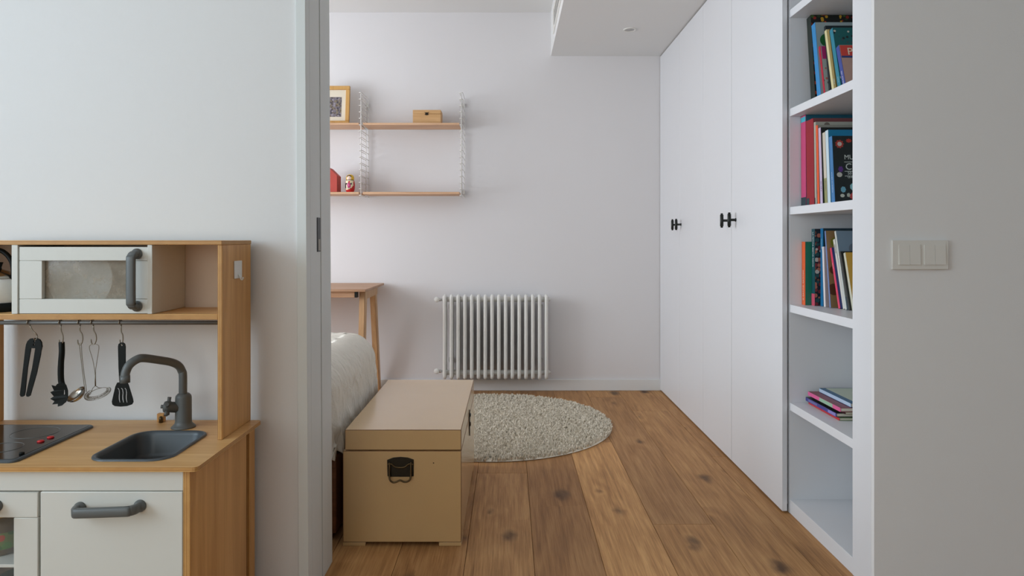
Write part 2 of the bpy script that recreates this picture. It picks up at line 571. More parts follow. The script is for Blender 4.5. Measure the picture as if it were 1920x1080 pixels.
# ceiling, bulkhead
bm = bmnew(); bx(bm, LX, RX, FY, YB, CZ, CZ + 0.1)
struct('ceiling', bm, M['ceil'])
bm = bmnew(); bx(bm, 0.302, 1.75, YI, YB, SZ, CZ)
bulk = struct('ceiling_bulkhead', bm, M['ceil'])
# linear air grille in the side of the bulkhead
bm = bmnew()
for z0, z1 in ((SZ + .055, SZ + .075), (SZ + .205, SZ + .225)):
    bx(bm, .294, .304, 3.0, 4.62, z0, z1, .002)
for y0, y1 in ((3.0, 3.02), (4.60, 4.62)):
    bx(bm, .294, .304, y0, y1, SZ + .075, SZ + .205, .002)
gr = obj('vent_frame', bm, M['white'], bulk)
for i in range(5):
    sb = bmnew(); zc = SZ + .09 + i * .026
    prism(sb, [(.296, 3.02, zc), (.302, 3.02, zc + .016), (.3035, 3.02, zc + .014), (.298, 3.02, zc - .002)], (0, 1.58, 0))
    obj('vent_slat', sb, M['white'], gr)
# recessed downlight
dc = Vector((0.764, 4.33, SZ))
dl = thing('downlight', 'small round white recessed downlight in the low ceiling before the wardrobe', 'light', dc)
bm = bmnew(); lathe(bm, [(.030, 0.0), (.030, -.004), (.0405, -.006), (.042, -.001), (.042, 0.0)], dc, n=32)
obj('trim_ring', bm, M['white'], dl)
bm = bmnew(); lathe(bm, [(.0, -.0015), (.0295, -.003), (.0295, -.0005)], dc, n=32)
obj('lens', bm, M['lamp'], dl)

# walls
bm = bmnew(); bx(bm, LX - .1, RX + .1, YB, YB + .12, 0, CZ)
struct('wall_back', bm, M['wall_bed'])
XJ = -0.6086                                   # reveal plane of the opening
bm = bmnew()
vs = bx(bm, LX, XJ - .030, YL, YI, 0, CZ)
for v in vs:
    if v.co.x > -1: v.co.x += lean(v.co.z)
struct('wall_left', bm, M['wall'])
bm = bmnew(); bx(bm, XB, RX, YR, YR + .017, 0, CZ)
struct('wall_right', bm, M['wall'])
bm = bmnew(); bx(bm, XJ - .03, XB, YL + .02, YI, 2.42, CZ)
struct('wall_lintel', bm, M['wall'])
bm = bmnew(); bx(bm, RX, RX + .1, FY, YB, 0, CZ)
struct('wall_far_right', bm, M['wall'])
WXA, WXB = -2.72, -.78
bm = bmnew()
bx(bm, LX - .1, WXA, FY - .15, FY, 0, CZ); bx(bm, WXB, RX + .1, FY - .15, FY, 0, CZ)
bx(bm, WXA, WXB, FY - .15, FY, 0, .55); bx(bm, WXA, WXB, FY - .15, FY, 2.45, CZ)
struct('wall_behind', bm, M['wall'])
bm = bmnew(); t = .05
for x0, x1, z0, z1 in ((WXA, WXA + t, .55, 2.45), (WXB - t, WXB, .55, 2.45), (WXA + t, WXB - t, .55, .55 + t), (WXA + t, WXB - t, 2.45 - t, 2.45), (-1.775, -1.725, .55 + t, 2.45 - t)):
    bx(bm, x0, x1, FY - .12, FY - .07, z0, z1, .004)
struct('added_fill_window', bm, M['trim'])  # unseen window frame added around the rear fill light


def window_wall(name, mat, x, y0, y1, wy0, wy1, wz0, wz1, wn):
    b_ = bmnew()
    bx(b_, x - .15, x, y0, wy0, 0, CZ); bx(b_, x - .15, x, wy1, y1, 0, CZ)
    bx(b_, x - .15, x, wy0, wy1, 0, wz0); bx(b_, x - .15, x, wy0, wy1, wz1, CZ)
    struct(name, b_, mat)
    b_ = bmnew(); t = .05; xa, xb = x - .12, x - .07
    bx(b_, xa, xb, wy0, wy0 + t, wz0, wz1, .004); bx(b_, xa, xb, wy1 - t, wy1, wz0, wz1, .004)
    bx(b_, xa, xb, wy0 + t, wy1 - t, wz0, wz0 + t, .004); bx(b_, xa, xb, wy0 + t, wy1 - t, wz1 - t, wz1, .004)
    yc = (wy0 + wy1) / 2
    bx(b_, xa, xb, yc - t / 2, yc + t / 2, wz0 + t, wz1 - t, .004)
    struct(wn, b_, M['trim'])


window_wall('wall_window_bedroom', M['wall_bed'], LX, YL, YB, 2.45, 4.0, 0.70, 2.30, 'window_1')
window_wall('wall_window_front', M['wall'], -2.8, FY, YL, -0.90, 1.10, 0.85, 2.45, 'window_2')

# skirting
bm = bmnew()
bx(bm, LX, XW + .02, YB - .014, YB, 0, .082, .003)
struct('baseboard_back', bm, M['trim'])
bm = bmnew(); bx(bm, LX, XJ - .05, YI, YI + .014, 0, .082, .003)
struct('baseboard_left', bm, M['trim'])

# the jamb of the opening with its pocket door
def leaned(b_):
    for v in b_.verts: v.co.x += lean(v.co.z)
    return b_


YE0, YE1 = 2.158, 2.207          # the sliding door's edge
bm = bmnew(); bx(bm, XJ - .030, XJ, YL - .010, YL + .03, 0, 2.42, .0015); bx(bm, XJ - .028, XJ, YL + .03, YE0 - .001, 0, 2.42, .0012)
bx(bm, XJ - .028, XJ, YE1 + .0025, YI + .008, 0, 2.42, .0012)
struct('trim_1', leaned(bm), M['jamb'])
door = None
bm = bmnew(); bx(bm, XJ - .62, XJ - .0018, YE0 + .0005, YE1, 0.008, 2.41, .001)
door = struct('door_1', leaned(bm), M['jamb'])
lz0, lz1 = P(600, 472, 2.18).z, P(600, 408, 2.18).z
bm = bmnew(); bx(bm, XJ - .010, XJ + .0004, YE0 + .008, YE1 - .004, lz0, lz1, .0006, mat=0)
lk = obj('latch_plate', leaned(bm), M['black'], door)
bm = bmnew(); bx(bm, XJ - .006, XJ + .0012, YE0 + .016, YE1 - .012, lz0 + .004, lz0 + .040, .0006)
obj('latch_bolt', leaned(bm), M['hook'], lk)

# ------------------------------------------------------------------ light switch
sw = thing('light_switch', 'white double light switch plate on the grey-white wall right of the bookcase', 'light switch', P(1722, 478, YR))
a = P(1669.5, 505, YR); b2 = P(1774.5, 450.5, YR)
bm = bmnew(); bx(bm, a.x, b2.x, YR - .011, YR, a.z, b2.z, .0015)
obj('frame', bm, M['switch'], sw)
for (x0, x1) in ((1681, 1700.7), (1701.1, 1721), (1728.5, 1747.8), (1748.2, 1768)):
    p, q = P(x0, 496, YR), P(x1, 459, YR)
    bm = bmnew(); prism(bm, [(p.x, YR - .0155, p.z), (p.x, YR - .0135, q.z), (p.x, YR - .009, q.z), (p.x, YR - .009, p.z)], (q.x - p.x, 0, 0))
    obj('rocker', bm, M['switch'], sw)

# ------------------------------------------------------------------ wardrobe
Yw = [2.7375, 3.365, 3.861, 4.394, YB - .004]
wr = thing('wardrobe', 'tall built-in white wardrobe with flush doors and dark knobs, left of the bookcase', 'wardrobe', (1.4, 3.85, 0))
bm = bmnew(); bx(bm, XW + .023, 1.72, 2.76, YB - .003, .03, SZ - .004)
obj('carcass', bm, M['lacquer'], wr)
bm = bmnew(); bx(bm, XW + .030, 1.72, 2.76, YB - .003, 0.0005, .03)
obj('plinth', bm, M['dark_gap'], wr)  # black colour paints in the shadow line below the doors
knob_y = {0: 3.30, 1: 3.416, 2: 4.35, 3: 4.45}
for i in range(4):
    bm = bmnew(); bx(bm, XW, XW + .020, Yw[i] + (.0021 if i == 1 else .0013), Yw[i + 1] - (.0021 if i == 0 else .0013), .008, SZ - .007, .0010, 1)
    d = obj('door', bm, M['lacquer'], wr)
    ky = knob_y[i]; kz = 1.192; kx = XW - .032
    bm = bmnew()
    lathe(bm, [(.0085, 0), (.0085, .003), (.0062, .004), (.0062, .033)], (XW, ky, kz), direction=(-1, 0, 0), n=20)
    lathe(bm, [(.0058, -.036), (.0058, -.030), (.0085, -.028), (.0085, .028), (.0058, .030), (.0058, .036)], (kx, ky, kz), n=20)
    obj('knob', bm, M['black'], d, label='dark T-bar knob')

# ------------------------------------------------------------------ bookcase
bc = thing('bookcase', 'tall built-in white bookcase with open shelves beside the wardrobe', 'bookcase', (1.3, 2.45, 0))
BX1, BY0, BY1 = 1.58, 2.236, 2.738
bm = bmnew(); bx(bm, XB, BX1 + .015, BY1, BY1 + .018, 0.0005, SZ - .002, .0006, 1)
obj('side_panel', bm, M['lacquer'], bc)
bm = bmnew(); bx(bm, XB, BX1 + .015, YR + .0175, BY0, 0.0005, SZ - .002, .0006, 1)
obj('side_panel', bm, M['lacquer'], bc)
bm = bmnew(); bx(bm, BX1, BX1 + .015, BY0, BY1, 0.0005, SZ - .002)
obj('back_panel', bm, M['lacquer'], bc)
ST = [0.444, 0.837, 1.228, 1.622, 2.018]
for z in ST:
    bm = bmnew(); bx(bm, XB + .001, BX1, BY0, BY1, z - .031, z, .0008, 1)
    obj('shelf', bm, M['lacquer'], bc)
bm = bmnew(); bx(bm, XB + .001, BX1, BY0, BY1, .0005, .056, .0008, 1)
obj('base_shelf', bm, M['lacquer'], bc)
bm = bmnew(); bx(bm, XB + .001, BX1, BY0, BY1, SZ - .022, SZ - .002, .0008, 1)
obj('top_panel', bm, M['lacquer'], bc)

# ------------------------------------------------------------------ books
CM = {}


def cmat(c, rough=0.42):
    if c not in CM:
        CM[c] = pm('cover_%d_%d_%d' % c, lin(*c), rough, bump=0.05, bscale=500, var=0.05, vscale=30)
    return CM[c]


def book(label, Y, X, z, t, h, d, leanang, spine, cover, group, band=None, hard=True):
    """upright book; spine towards -X, near cover towards -Y; base corner (far, bottom) at (X, Y, z)"""
    o = thing('book', label, 'book', (X, Y, z), (-leanang, 0, 0), group)
    sp = spine if isinstance(spine, bpy.types.Material) else cmat(spine)
    cv = cover if isinstance(cover, bpy.types.Material) else cmat(cover)
    ct = min(.0022 if hard else .0008, t * .22)
    b_ = bmnew(); e = .0003
    bx(b_, .0, d, -ct, -e, 0, h, ct * .2, 1, mat=1)              # far board
    bx(b_, .0, d, -t + e, -t + ct, 0, h, ct * .2, 1, mat=1)      # near board
    bx(b_, 0, ct, -t + ct * .8, -ct * .8, 0, h, ct * .2, 1, mat=0)
    # spine cloth wraps the outer face
    bx(b_, -.0004, ct * .5, -t + e * .5, -e * .5, .0002, h - .0002, 0, mat=0)
    c_ = obj('cover', b_, [sp, cv], o, local=True)
    b_ = bmnew(); q = .003 if hard else .0005
    bx(b_, ct, d - q, -t + ct, -ct, q, h - q, 0)
    obj('pages', b_, M['page'], o, local=True)
    for (z0, z1, col) in (band or []):
        b_ = bmnew(); bx(b_, -.0008, .0002, -t + e, -e, z0 * h, z1 * h)
        obj('spine_band', b_, cmat(col), c_, local=True)
    return o, c_


def spine_text(c_, body, t, h, size, z, col, down=False):
    me = text_mesh(body, size, cmat(col))
    o = obj('spine_lettering', None, None, c_, me=me, local=True)
    # text plane faces -X; reading upwards (or downwards)
    if not down:
        o.matrix_local = Matrix.Translation((-.0010, -t / 2 + size * -.36, z)) @ Matrix(((0, 0, -1, 0), (0, 1, 0, 0), (1, 0, 0, 0), (0, 0, 0, 1)))
        o.matrix_local = Matrix.Translation((-.0010, -t / 2 + size * .36, z)) @ Matrix(((0, 0, -1, 0), (0, -1, 0, 0), (1, 0, 0, 0), (0, 0, 0, 1)))
        # local x -> +Z, local y -> +Y... seen from -X the text top points away from the camera
        o.matrix_local = Matrix.Translation((-.0010, -t / 2 - size * .36, z)) @ Matrix(((0, 0, -1, 0), (0, 1, 0, 0), (1, 0, 0, 0), (0, 0, 0, 1)))
    else:
        o.matrix_local = Matrix.Translation((-.0010, -t / 2 + size * .36, z)) @ Matrix(((0, 0, -1, 0), (0, -1, 0, 0), (-1, 0, 0, 0), (0, 0, 0, 1)))
    return o


def cover_text(c_, body, t, size, x, z, col):
    me = text_mesh(body, size, cmat(col))
    o = obj('cover_lettering', None, None, c_, me=me, local=True)
    o.matrix_local = Matrix.Translation((x, -t - .0003, z)) @ Matrix.Rotation(R(90), 4, 'X')
    return o


def cover_blob(c_, t, pts, col, dz=.0003):
    """flat printed shape on the near cover, outline in cover coordinates (x, z)"""
    b_ = bmnew(); prism(b_, [(x, -t + .0002, z) for x, z in pts], (0, -.0002 - dz, 0))
    return obj('cover_print', b_, cmat(col), c_, local=True)


def disc(x, z, r, n=14, sy=1.0, jag=0):
    return [(x + r * (1 - jag * (i % 2)) * math.cos(2 * math.pi * i / n), z + sy * r * (1 - jag * (i % 2)) * math.sin(2 * math.pi * i / n)) for i in range(n)]


class Row:
    """books packed from the far panel towards the viewer; each leans on the one before it.
    A book is sighted by two points of its far spine edge, its depth on the shelf follows from the packing"""
    def __init__(s, z):
        s.z = z
        s.Yn, s.k, s.h = 2.7365, 0.0, 9.0          # near face of the previous book: base depth, lean, height

    def place(s, pT, pyT, pB, pyB, wpx):
        Yb = s.Yn
        for _ in range(60):
            k = X = h = 0
            yB = Yb; k = 0.0
            for _ in range(12):
                X = (pB - VX) * yB / F
                yT = X * F / (pT - VX)
                zT, zB = H - (pyT - VY) * yT / F, H - (pyB - VY) * yB / F
                k = max(0.0, (yT - yB) / (zT - zB))
                yB = Yb + (zB - s.z) * k
            h = zT - s.z
            hm = min(h, s.h)
            Yb += 0.5 * (s.Yn - max(0.0, hm * (k - s.k)) - .0006 - Yb)
        an = math.atan(k)
        u = X * F / Yb
        t = (Yb - X * F / (u + wpx)) * math.cos(an)
        s.Yn, s.k, s.h = Yb - t / math.cos(an), k, h
        return X, Yb, an, h / math.cos(an), t


floral = blotch('floral_print', lin(18, 22, 18), [lin(190, 70, 30), lin(60, 96, 40), lin(196, 150, 40), lin(30, 60, 34), lin(150, 40, 30)], 55, 0.36)
dragonprint = blotch('figure_print', lin(14, 18, 26), [lin(176, 100, 76), lin(120, 36, 40), lin(190, 180, 170), lin(30, 70, 70), lin(120, 70, 50)], 62, 0.52)
peopleprint = blotch('crowd_print', lin(22, 96, 96), [lin(30, 34, 34), lin(200, 196, 180), lin(22, 96, 96), lin(60, 80, 80)], 60, 0.30)
doodle = blotch('doodle_print', lin(176, 186, 182), [lin(70, 110, 100), lin(176, 186, 182), lin(190, 120, 100), lin(60, 60, 60)], 45, 0.30)
brownpic = blotch('brown_print', lin(150, 118, 78), [lin(150, 118, 78), lin(96, 58, 36), lin(128, 128, 36), lin(150, 118, 78)], 16, 0.36)
clouds = blotch('cloud_print', lin(120, 142, 160), [lin(176, 178, 168), lin(120, 142, 160), lin(96, 110, 124)], 14, 0.5)
greymag = blotch('grey_print', lin(176, 176, 164), [lin(130, 134, 124), lin(176, 176, 164), lin(120, 110, 100)], 22, 0.3)

# --- row 1 (upper visible shelf): books leaning on one another
r1 = Row(ST[3])
g1 = 'books on the upper shelf'
specs = [
    ('tall black book with orange floral cover, largest on the upper shelf', 1512.5, 36, 1520.5, 182, 8, .30, (20, 34, 26), floral, {}),
    ('pale grey-blue book with bright blue spine beside the floral book', 1521.5, 49, 1532, 178, 7, .27, (52, 140, 200), (160, 176, 178), {}),
    ('short picture book with a red spine and magenta cover on the upper shelf', 1535, 89, 1544, 172, 3, .22, (190, 30, 56), doodle, {}),
    ('black book standing behind the cream-spined book on the upper shelf', 1545, 51, 1554, 168, 3, .26, (22, 34, 40), (18, 36, 42), {}),
    ('thin book with cream spine on the upper shelf', 1546, 59.5, 1559.5, 166, 4, .24, (222, 212, 160), (214, 200, 150), {}),
    ('thin olive-tan book between cream and teal books', 1550.5, 59, 1563.5, 164, 4, .24, (150, 130, 70), (140, 126, 80), {}),
    ('teal book with little drawn people on its cover', 1555.5, 58.5, 1570.5, 162, 6, .25, (30, 128, 150), peopleprint, {}),
    ('blue-spined comic with red band lettered PI, front of the upper shelf', 1567.5, 91, 1579, 157, 6, .22, (52, 72, 150), (186, 152, 138), {}),
]
for lab, pT, yT, pB, yB, wpx, d, sc_, cc, kw in specs:
    X, Y, an, h, t = r1.place(pT, yT, pB, yB, wpx)
    o, c_ = book(lab, Y, X, ST[3] + .0006, t, h, d, an, sc_, cc, g1, **kw)
    if 'grey-blue' in lab:
        cover_blob(c_, t, disc(.042, h - .075, .028, 20), (40, 110, 60))
    if 'magenta' in lab:
        cover_blob(c_, t, [(.004, h - .002), (.06, h - .002), (.06, h - .055), (.004, h - .055)], (186, 50, 120))
    if 'lettered PI' in lab:
        cover_blob(c_, t, [(.003, h - .002), (d, h - .002), (d, h - .046), (.003, h - .046)], (206, 70, 60))
        cover_blob(c_, t, [(.003, h - .046), (d, h - .046), (d, h - .054), (.003, h - .054)], (40, 62, 120))
        cover_text(c_, 'PI', t + .0004, .042, .026, h - .042, (236, 226, 200))
        spine_text(c_, 'SERRALLS 1955', t, h, .009, .03, (230, 228, 236))
    if 'teal' in lab:
        spine_text(c_, 'la festa', t, h, .008, .05, (180, 214, 220))

# --- row 2
r2 = Row(ST[2])
g2 = 'books on the second shelf'
specs = [
    ('large pink-spined book with teal cover, farthest on the second shelf', 1501.5, 219.5, 1502.5, 383, 9, .30, (202, 70, 120), (24, 104, 128), {'band': [(.93, .985, (70, 180, 200)), (0.0, .10, (30, 52, 60))]}),
    ('thick crimson red book on the second shelf', 1511, 228, 1513, 382, 14, .27, (150, 14, 34), (126, 70, 72), {'band': []}),
    ('thin grey-white book beside the crimson book', 1526, 230, 1528, 381, 3.5, .27, (176, 172, 158), greymag, {}),
    ('thin bright orange book on the second shelf', 1529.7, 236, 1533, 380, 3.5, .25, (238, 92, 40), (150, 150, 140), {}),
    ('thin lilac-spined book with black cover on the second shelf', 1534.5, 241, 1538.5, 380, 4, .26, (204, 186, 214), (22, 30, 28), {}),
    ('cream-spined thin book with olive base beside the lilac spine', 1542, 250, 1546.5, 379, 5, .23, (214, 204, 186), (190, 186, 170), {'band': [(0, .36, (150, 150, 100))]}),
    ('white-edged book with plain turquoise blue cover on the second shelf', 1547.5, 246, 1552.5, 379, 5, .25, (206, 224, 232), (24, 128, 172), {}),
    ('blue-spined black book with chalk lettering and flower drawings on its cover', 1554, 258, 1559.5, 378, 6, .24, (60, 122, 176), (30, 38, 38), {}),
]
for lab, pT, yT, pB, yB, wpx, d, sc_, cc, kw in specs:
    X, Y, an, h, t = r2.place(pT, yT, pB, yB, wpx)
    o, c_ = book(lab, Y, X, ST[2] + .0006, t, h, d, an, sc_, cc, g2, **kw)
    if 'crimson' in lab:
        b_ = bmnew(); bx(b_, -.0010, .0002, -t * .35, -.0003, 0.001, .09 * h)
        obj('spine_band', b_, cmat((30, 62, 66)), c_, local=True)
    if 'chalk' in lab:
        wht = (206, 214, 208)
        kk = 2.60 / F                                         # metres per photo pixel at the cover
        xo = lambda px: (px - 1564.5) * kk + .003
        zo = lambda py: h - (py - 258) * kk
        for s_, x_, y_, sz in (('MU', 1583, 301, .024), ('CI', 1584.5, 320, .034), ('50', 1588, 329, .015), ('QUE', 1587.5, 335, .010)):
            cover_text(c_, s_, t, sz, xo(x_), zo(y_), wht)
        for y_ in (305.5, 322.5, 331):
            cover_blob(c_, t, [(xo(1583), zo(y_)), (xo(1612), zo(y_)), (xo(1612), zo(y_ + .9)), (xo(1583), zo(y_ + .9))], wht)
        cover_blob(c_, t, disc(xo(1576), zo(273), .017, 18, 1, .25), (170, 60, 50))
        cover_blob(c_, t, disc(xo(1576), zo(273), .008), (200, 190, 180), .0006)
        cover_blob(c_, t, disc(xo(1593), zo(267), .012, 16, .7, .3), (180, 60, 50))
        cover_blob(c_, t, disc(xo(1576), zo(319), .010, 12, 1.2, .2), (92, 50, 130))
        cover_blob(c_, t, disc(xo(1573.5), zo(329), .010, 12, .9), (196, 194, 184))
        cover_blob(c_, t, disc(xo(1579), zo(356), .010, 14, 1.2, .15), (110, 170, 190))
        cover_blob(c_, t, disc(xo(1596), zo(351), .010, 14, 1.3, .1), (150, 200, 206))
        cover_blob(c_, t, disc(xo(1577), zo(367), .008, 10, .8), (200, 204, 190))
        cover_blob(c_, t, disc(xo(1588), zo(366), .007, 10, 1.2, .2), (180, 186, 170))
        cover_blob(c_, t, disc(xo(1596), zo(368), .013, 14, 1, .15), (200, 80, 80))
        spine_text(c_, 'MUJERES DE CIENCIA', t, h, .008, .04, (190, 206, 226))
    if 'lilac' in lab:
        spine_text(c_, 'el gran viaje', t, h, .008, .05, (120, 90, 130))

# --- row 3
r3 = Row(ST[1])
g3 = 'books on the third shelf'
specs = [
    ('orange-spined picture book with plain green cover, farthest on the third shelf', 1503.5, 453.5, 1503.6, 570, 6, .21, (232, 98, 40), (20, 116, 92), {}),
    ('dark teal-spined tall book with white lettering and pink foot', 1521.8, 429.5, 1521.9, 572, 6, .24, (16, 76, 84), dragonprint, {'band': [(0, .155, (206, 82, 106))]}),
    ('tall bright blue-spined book with dark petrol cover on the third shelf', 1538.3, 428.5, 1538.6, 574, 5, .26, (28, 112, 160), (16, 52, 66), {}),
    ('thin white-spined pale pink book on the third shelf', 1541.5, 463, 1545, 574.5, 3, .18, (228, 222, 222), (186, 168, 170), {}),
    ('tan picture book with pale blue spine and olive foot on the third shelf', 1546, 433.5, 1555.5, 575.5, 2.2, .24, (120, 140, 186), brownpic, {}),
    ('thin bright pink-spined book with navy cover on the third shelf', 1556, 466, 1572, 577, 3.2, .18, (226, 70, 104), (32, 46, 110), {}),
    ('white-spined paperback beside the navy-covered book', 1562, 450, 1580.5, 578, 4, .20, (220, 218, 208), (40, 44, 56), {'hard': False}),
    ('tall picture book with pale blue sky cover on the third shelf', 1564.5, 434.5, 1584.5, 578, 3, .24, (206, 210, 204), clouds, {}),
    ('thin charcoal book in front of the sky-covered book', 1573.5, 473, 1590.5, 579, 3, .19, (60, 62, 60), (24, 30, 28), {}),
    ('short yellow-covered booklet with cream spine, front of the third shelf', 1581.5, 475.5, 1597.5, 579.5, 4, .19, (212, 208, 186), (214, 168, 70), {'hard': False}),
]
for lab, pT, yT, pB, yB, wpx, d, sc_, cc, kw in specs:
    X, Y, an, h, t = r3.place(pT, yT, pB, yB, wpx)
    o, c_ = book(lab, Y, X, ST[1] + .0006, t, h, d, an, sc_, cc, g3, **kw)
    if 'orange-spined' in lab:
        spine_text(c_, 'O GATITO, GATITOC', t, h, .0125, .018, (240, 226, 206))
        cover_text(c_, 'C', t, .035, .026, h - .075, (120, 176, 160))
    if 'teal-spined' in lab:
        spine_text(c_, 'LA PETITA BESTIA NOVA', t, h, .0125, h - .012, (226, 230, 226), down=True)
    if 'bright blue' in lab:
        spine_text(c_, 'OCEANS', t, h, .010, h - .04, (160, 210, 226), down=True)
    if 'white-spined paperback' in lab:
        spine_text(c_, 'VERANO', t, h, .009, h - .02, (70, 70, 80), down=True)
    if 'pink-spined' in lab and 'navy' in lab:
        spine_text(c_, 'La lluna', t, h, .007, h - .06, (246, 200, 210), down=True)

# --- lying stack on the fourth shelf: spines towards -X
g4 = 'books lying on the fourth shelf'
zc = ST[0] + .0005
stack = [
    ('lowest red-edged book of the lying stack on the fourth shelf', .010, 1.190, 2.715, 2.462, (196, 40, 48), (120, 140, 100)),
    ('navy and lilac-spined book second from bottom of the lying stack', .0145, 1.183, 2.725, 2.470, (62, 60, 132), (26, 38, 32)),
    ('thin dark brown book in the middle of the lying stack', .008, 1.206, 2.715, 2.45, (70, 30, 34), (150, 140, 110)),
    ('pink and green-spined book just under the top of the lying stack', .015, 1.188, 2.715, 2.450, (222, 96, 150), (130, 60, 70)),
    ('blue book with pale green cover on top of the lying stack', .016, 1.226, 2.70, 2.452, (186, 204, 224), (40, 94, 130)),
]
for lab, t, x, ya, yb, sc_, cc in stack:
    o = thing('book', lab, 'book', (x, yb, zc), (0, 0, 0), g4)
    L_ = ya - yb; d = .20; ct = min(.0018, t * .2)
    b_ = bmnew()
    bx(b_, 0, d, 0, L_, 0, ct, .0002, 1, mat=1); bx(b_, 0, d, 0, L_, t - ct, t, .0002, 1, mat=1)
    bx(b_, 0, ct, 0, L_, ct * .9, t - ct * .9, .0002, 1, mat=0)
    bx(b_, -.0004, ct * .5, 0.0002, L_ - .0002, .0003 if 'top' not in lab or 'under' in lab else .003, t - .0003 if 'on top' not in lab else t - .004, 0, mat=0)
    c_ = obj('cover', b_, [cmat(sc_), cmat(cc)], o, local=True)
    b_ = bmnew(); bx(b_, ct, d - .002, .003, L_ - .003, ct, t - ct)
    obj('pages', b_, M['page'], o, local=True)
    if 'pink and green' in lab:
        b_ = bmnew(); bx(b_, -.0009, 0, L_ * .22, L_ * .62, .0008, t - .0008)
        obj('spine_band', b_, cmat((150, 190, 160)), c_, local=True)
    if 'navy' in lab:
        b_ = bmnew(); bx(b_, -.0009, 0, L_ * .02, L_ * .25, .002, t - .002); obj('spine_band', b_, cmat((140, 130, 190)), c_, local=True)
        b_ = bmnew(); bx(b_, -.0009, 0, L_ * .60, L_ * .9, .003, t - .004); obj('spine_band', b_, cmat((110, 110, 160)), c_, local=True)
    if 'on top' in lab:
        b_ = bmnew(); bx(b_, .022, d - .004, .012, L_ - .006, t, t + .0003); obj('cover_print', b_, cmat((190, 200, 180)), c_, local=True)
    zc += t + .0006

# ------------------------------------------------------------------ play kitchen
KX0, KX1 = -1.517, -0.770        # hutch outer sides
KYF = 1.83                       # hutch front
KYB = 2.035                      # back of everything
kit = thing('play_kitchen', 'wooden toy play kitchen with white doors, hob and grey sink against the wall', 'play kitchen', (-1.13, 1.83, 0))
TZ = 0.5607                      # counter top
AX = -0.76                       # base cabinet outer right side
BX0 = -1.50


def ply(bm_, axis, mats_main):
    """edge faces get the layered edge material: faces not facing `axis`"""
    for f in bm_.faces:
        n = f.normal
        f.material_index = 0 if abs(n['XYZ'.index(axis)]) > 0.7 else 1


def ply_box(name, x0, x1, y0, y1, z0, z1, axis, main, edge, parent=kit, bev=.0012):
    b_ = bmnew(); bx(b_, x0, x1, y0, y1, z0, z1, bev, 1); b_.normal_update()
    ply(b_, axis, None)
    return obj(name, b_, [main, edge], parent)


ply_box('top_panel', KX0 - .002, KX1 + .001, KYF - .004, KYB, 1.0845, 1.0960, 'Z', M['birch'], M['edge_z'])
for x0, x1 in ((KX1 - .0125, KX1), (KX0, KX0 + .0125)):
    ply_box('side_upright', x0, x1, KYF, KYB - .002, TZ + .0003, 1.0842, 'X', M['birch_v'], M['edge_x'])
ply_box('hutch_shelf', KX0 + .0128, KX1 - .0128, KYF + .002, KYB - .02, .8830, .8985, 'Z', M['birch'], M['edge_z'])
bm = bmnew(); bx(bm, KX0 + .0128, KX1 - .0128, KYB - .0195, KYB - .0145, .8832, 1.0842)
obj('back_board', bm, M['backing'], kit)
# microwave: two white dividers, framed door with pane, grey handle
for x0, x1 in ((-.9695, -.9565), (-1.3335, -1.3165)):
    bm = bmnew(); bx(bm, x0, x1, KYF - .002, KYB - .02, .8988, 1.0842, .0012, 1)
    obj('divider', bm, M['kwhite'], kit)
DX0, DX1 = P(36.5, 0, KYF).x, P(278, 0, KYF).x
DZ0, DZ1 = P(0, 588, KYF).z, P(0, 463, KYF).z
WX0, WX1 = P(79, 0, KYF).x, P(236, 0, KYF).x
WZ0, WZ1 = P(0, 560.5, KYF).z, P(0, 489, KYF).z
mw = bmnew(); bx(mw, DX0 + .001, DX1 - .001, KYF + .0135, KYF + .0145, DZ0 + .001, DZ1 - .001); bmesh.ops.delete(mw, geom=mw.verts[:], context='VERTS')
y0, y1 = KYF - .001, KYF + .012
bx(mw, DX0, DX1, y0, y1, WZ1 + .0004, DZ1, .0010, 1)
mdoor = obj('microwave_door', mw, M['kwhite'], kit)
for nm, a_ in (('rail', (DX0, DX1, DZ0, WZ0 - .0004)), ('stile', (DX0, WX0, WZ0, WZ1)), ('stile', (WX1, DX1, WZ0, WZ1))):
    b_ = bmnew(); bx(b_, a_[0], a_[1], y0, y1, a_[2], a_[3], .0010, 1)
    obj(nm, b_, M['kwhite'], mdoor)
b_ = bmnew(); bx(b_, WX0 - .004, WX1 + .004, KYF + .0122, KYF + .0140, WZ0 - .004, WZ1 + .004)
obj('pane', b_, M['pane'], mdoor)


def pull(parent, p0, p1, out, w=.011, th=.007, n_out=Vector((0, -1, 0))):
    """arched grey pull between two round feet; p0, p1 foot centres on the door face"""
    p0, p1 = Vector(p0), Vector(p1)
    ax = (p1 - p0).normalized(); side = ax.cross(n_out)
    b_ = bmnew()
    for p in (p0, p1):
        lathe(b_, [(.0145, 0), (.0145, .004), (.012, .009), (.0085, .012)], p, direction=n_out, n=24)
    L_ = (p1 - p0).length
    prof = [(0, 0), (0, .60), (.06, .92), (.14, 1.0), (.86, 1.0), (.94, .92), (1, .60), (1, 0)]
    path = [p0 + ax * L_ * u + n_out * (out * v) for u, v in prof]
    path = smooth_path(path, 4)
    rings = []
    for i, p in enumerate(path):
        t = (path[min(i + 1, len(path) - 1)] - path[max(i - 1, 0)]).normalized()
        nn = side.cross(t).normalized()
        rings.append([b_.verts.new(p + side * (w * cx) + nn * (th * cy)) for cx, cy in
                      ((-1, -.6), (-.7, -1), (.7, -1), (1, -.6), (1, .6), (.7, 1), (-.7, 1), (-1, .6))])
    for i in range(len(rings) - 1):
        for j in range(8):
            f = b_.faces.new((rings[i][j], rings[i][(j + 1) % 8], rings[i + 1][(j + 1) % 8], rings[i + 1][j])); f.smooth = True
    b_.faces.new(rings[0]); b_.faces.new(rings[-1][::-1])
    return obj('handle', b_, M['greyplastic'], parent, label='grey plastic pull handle')


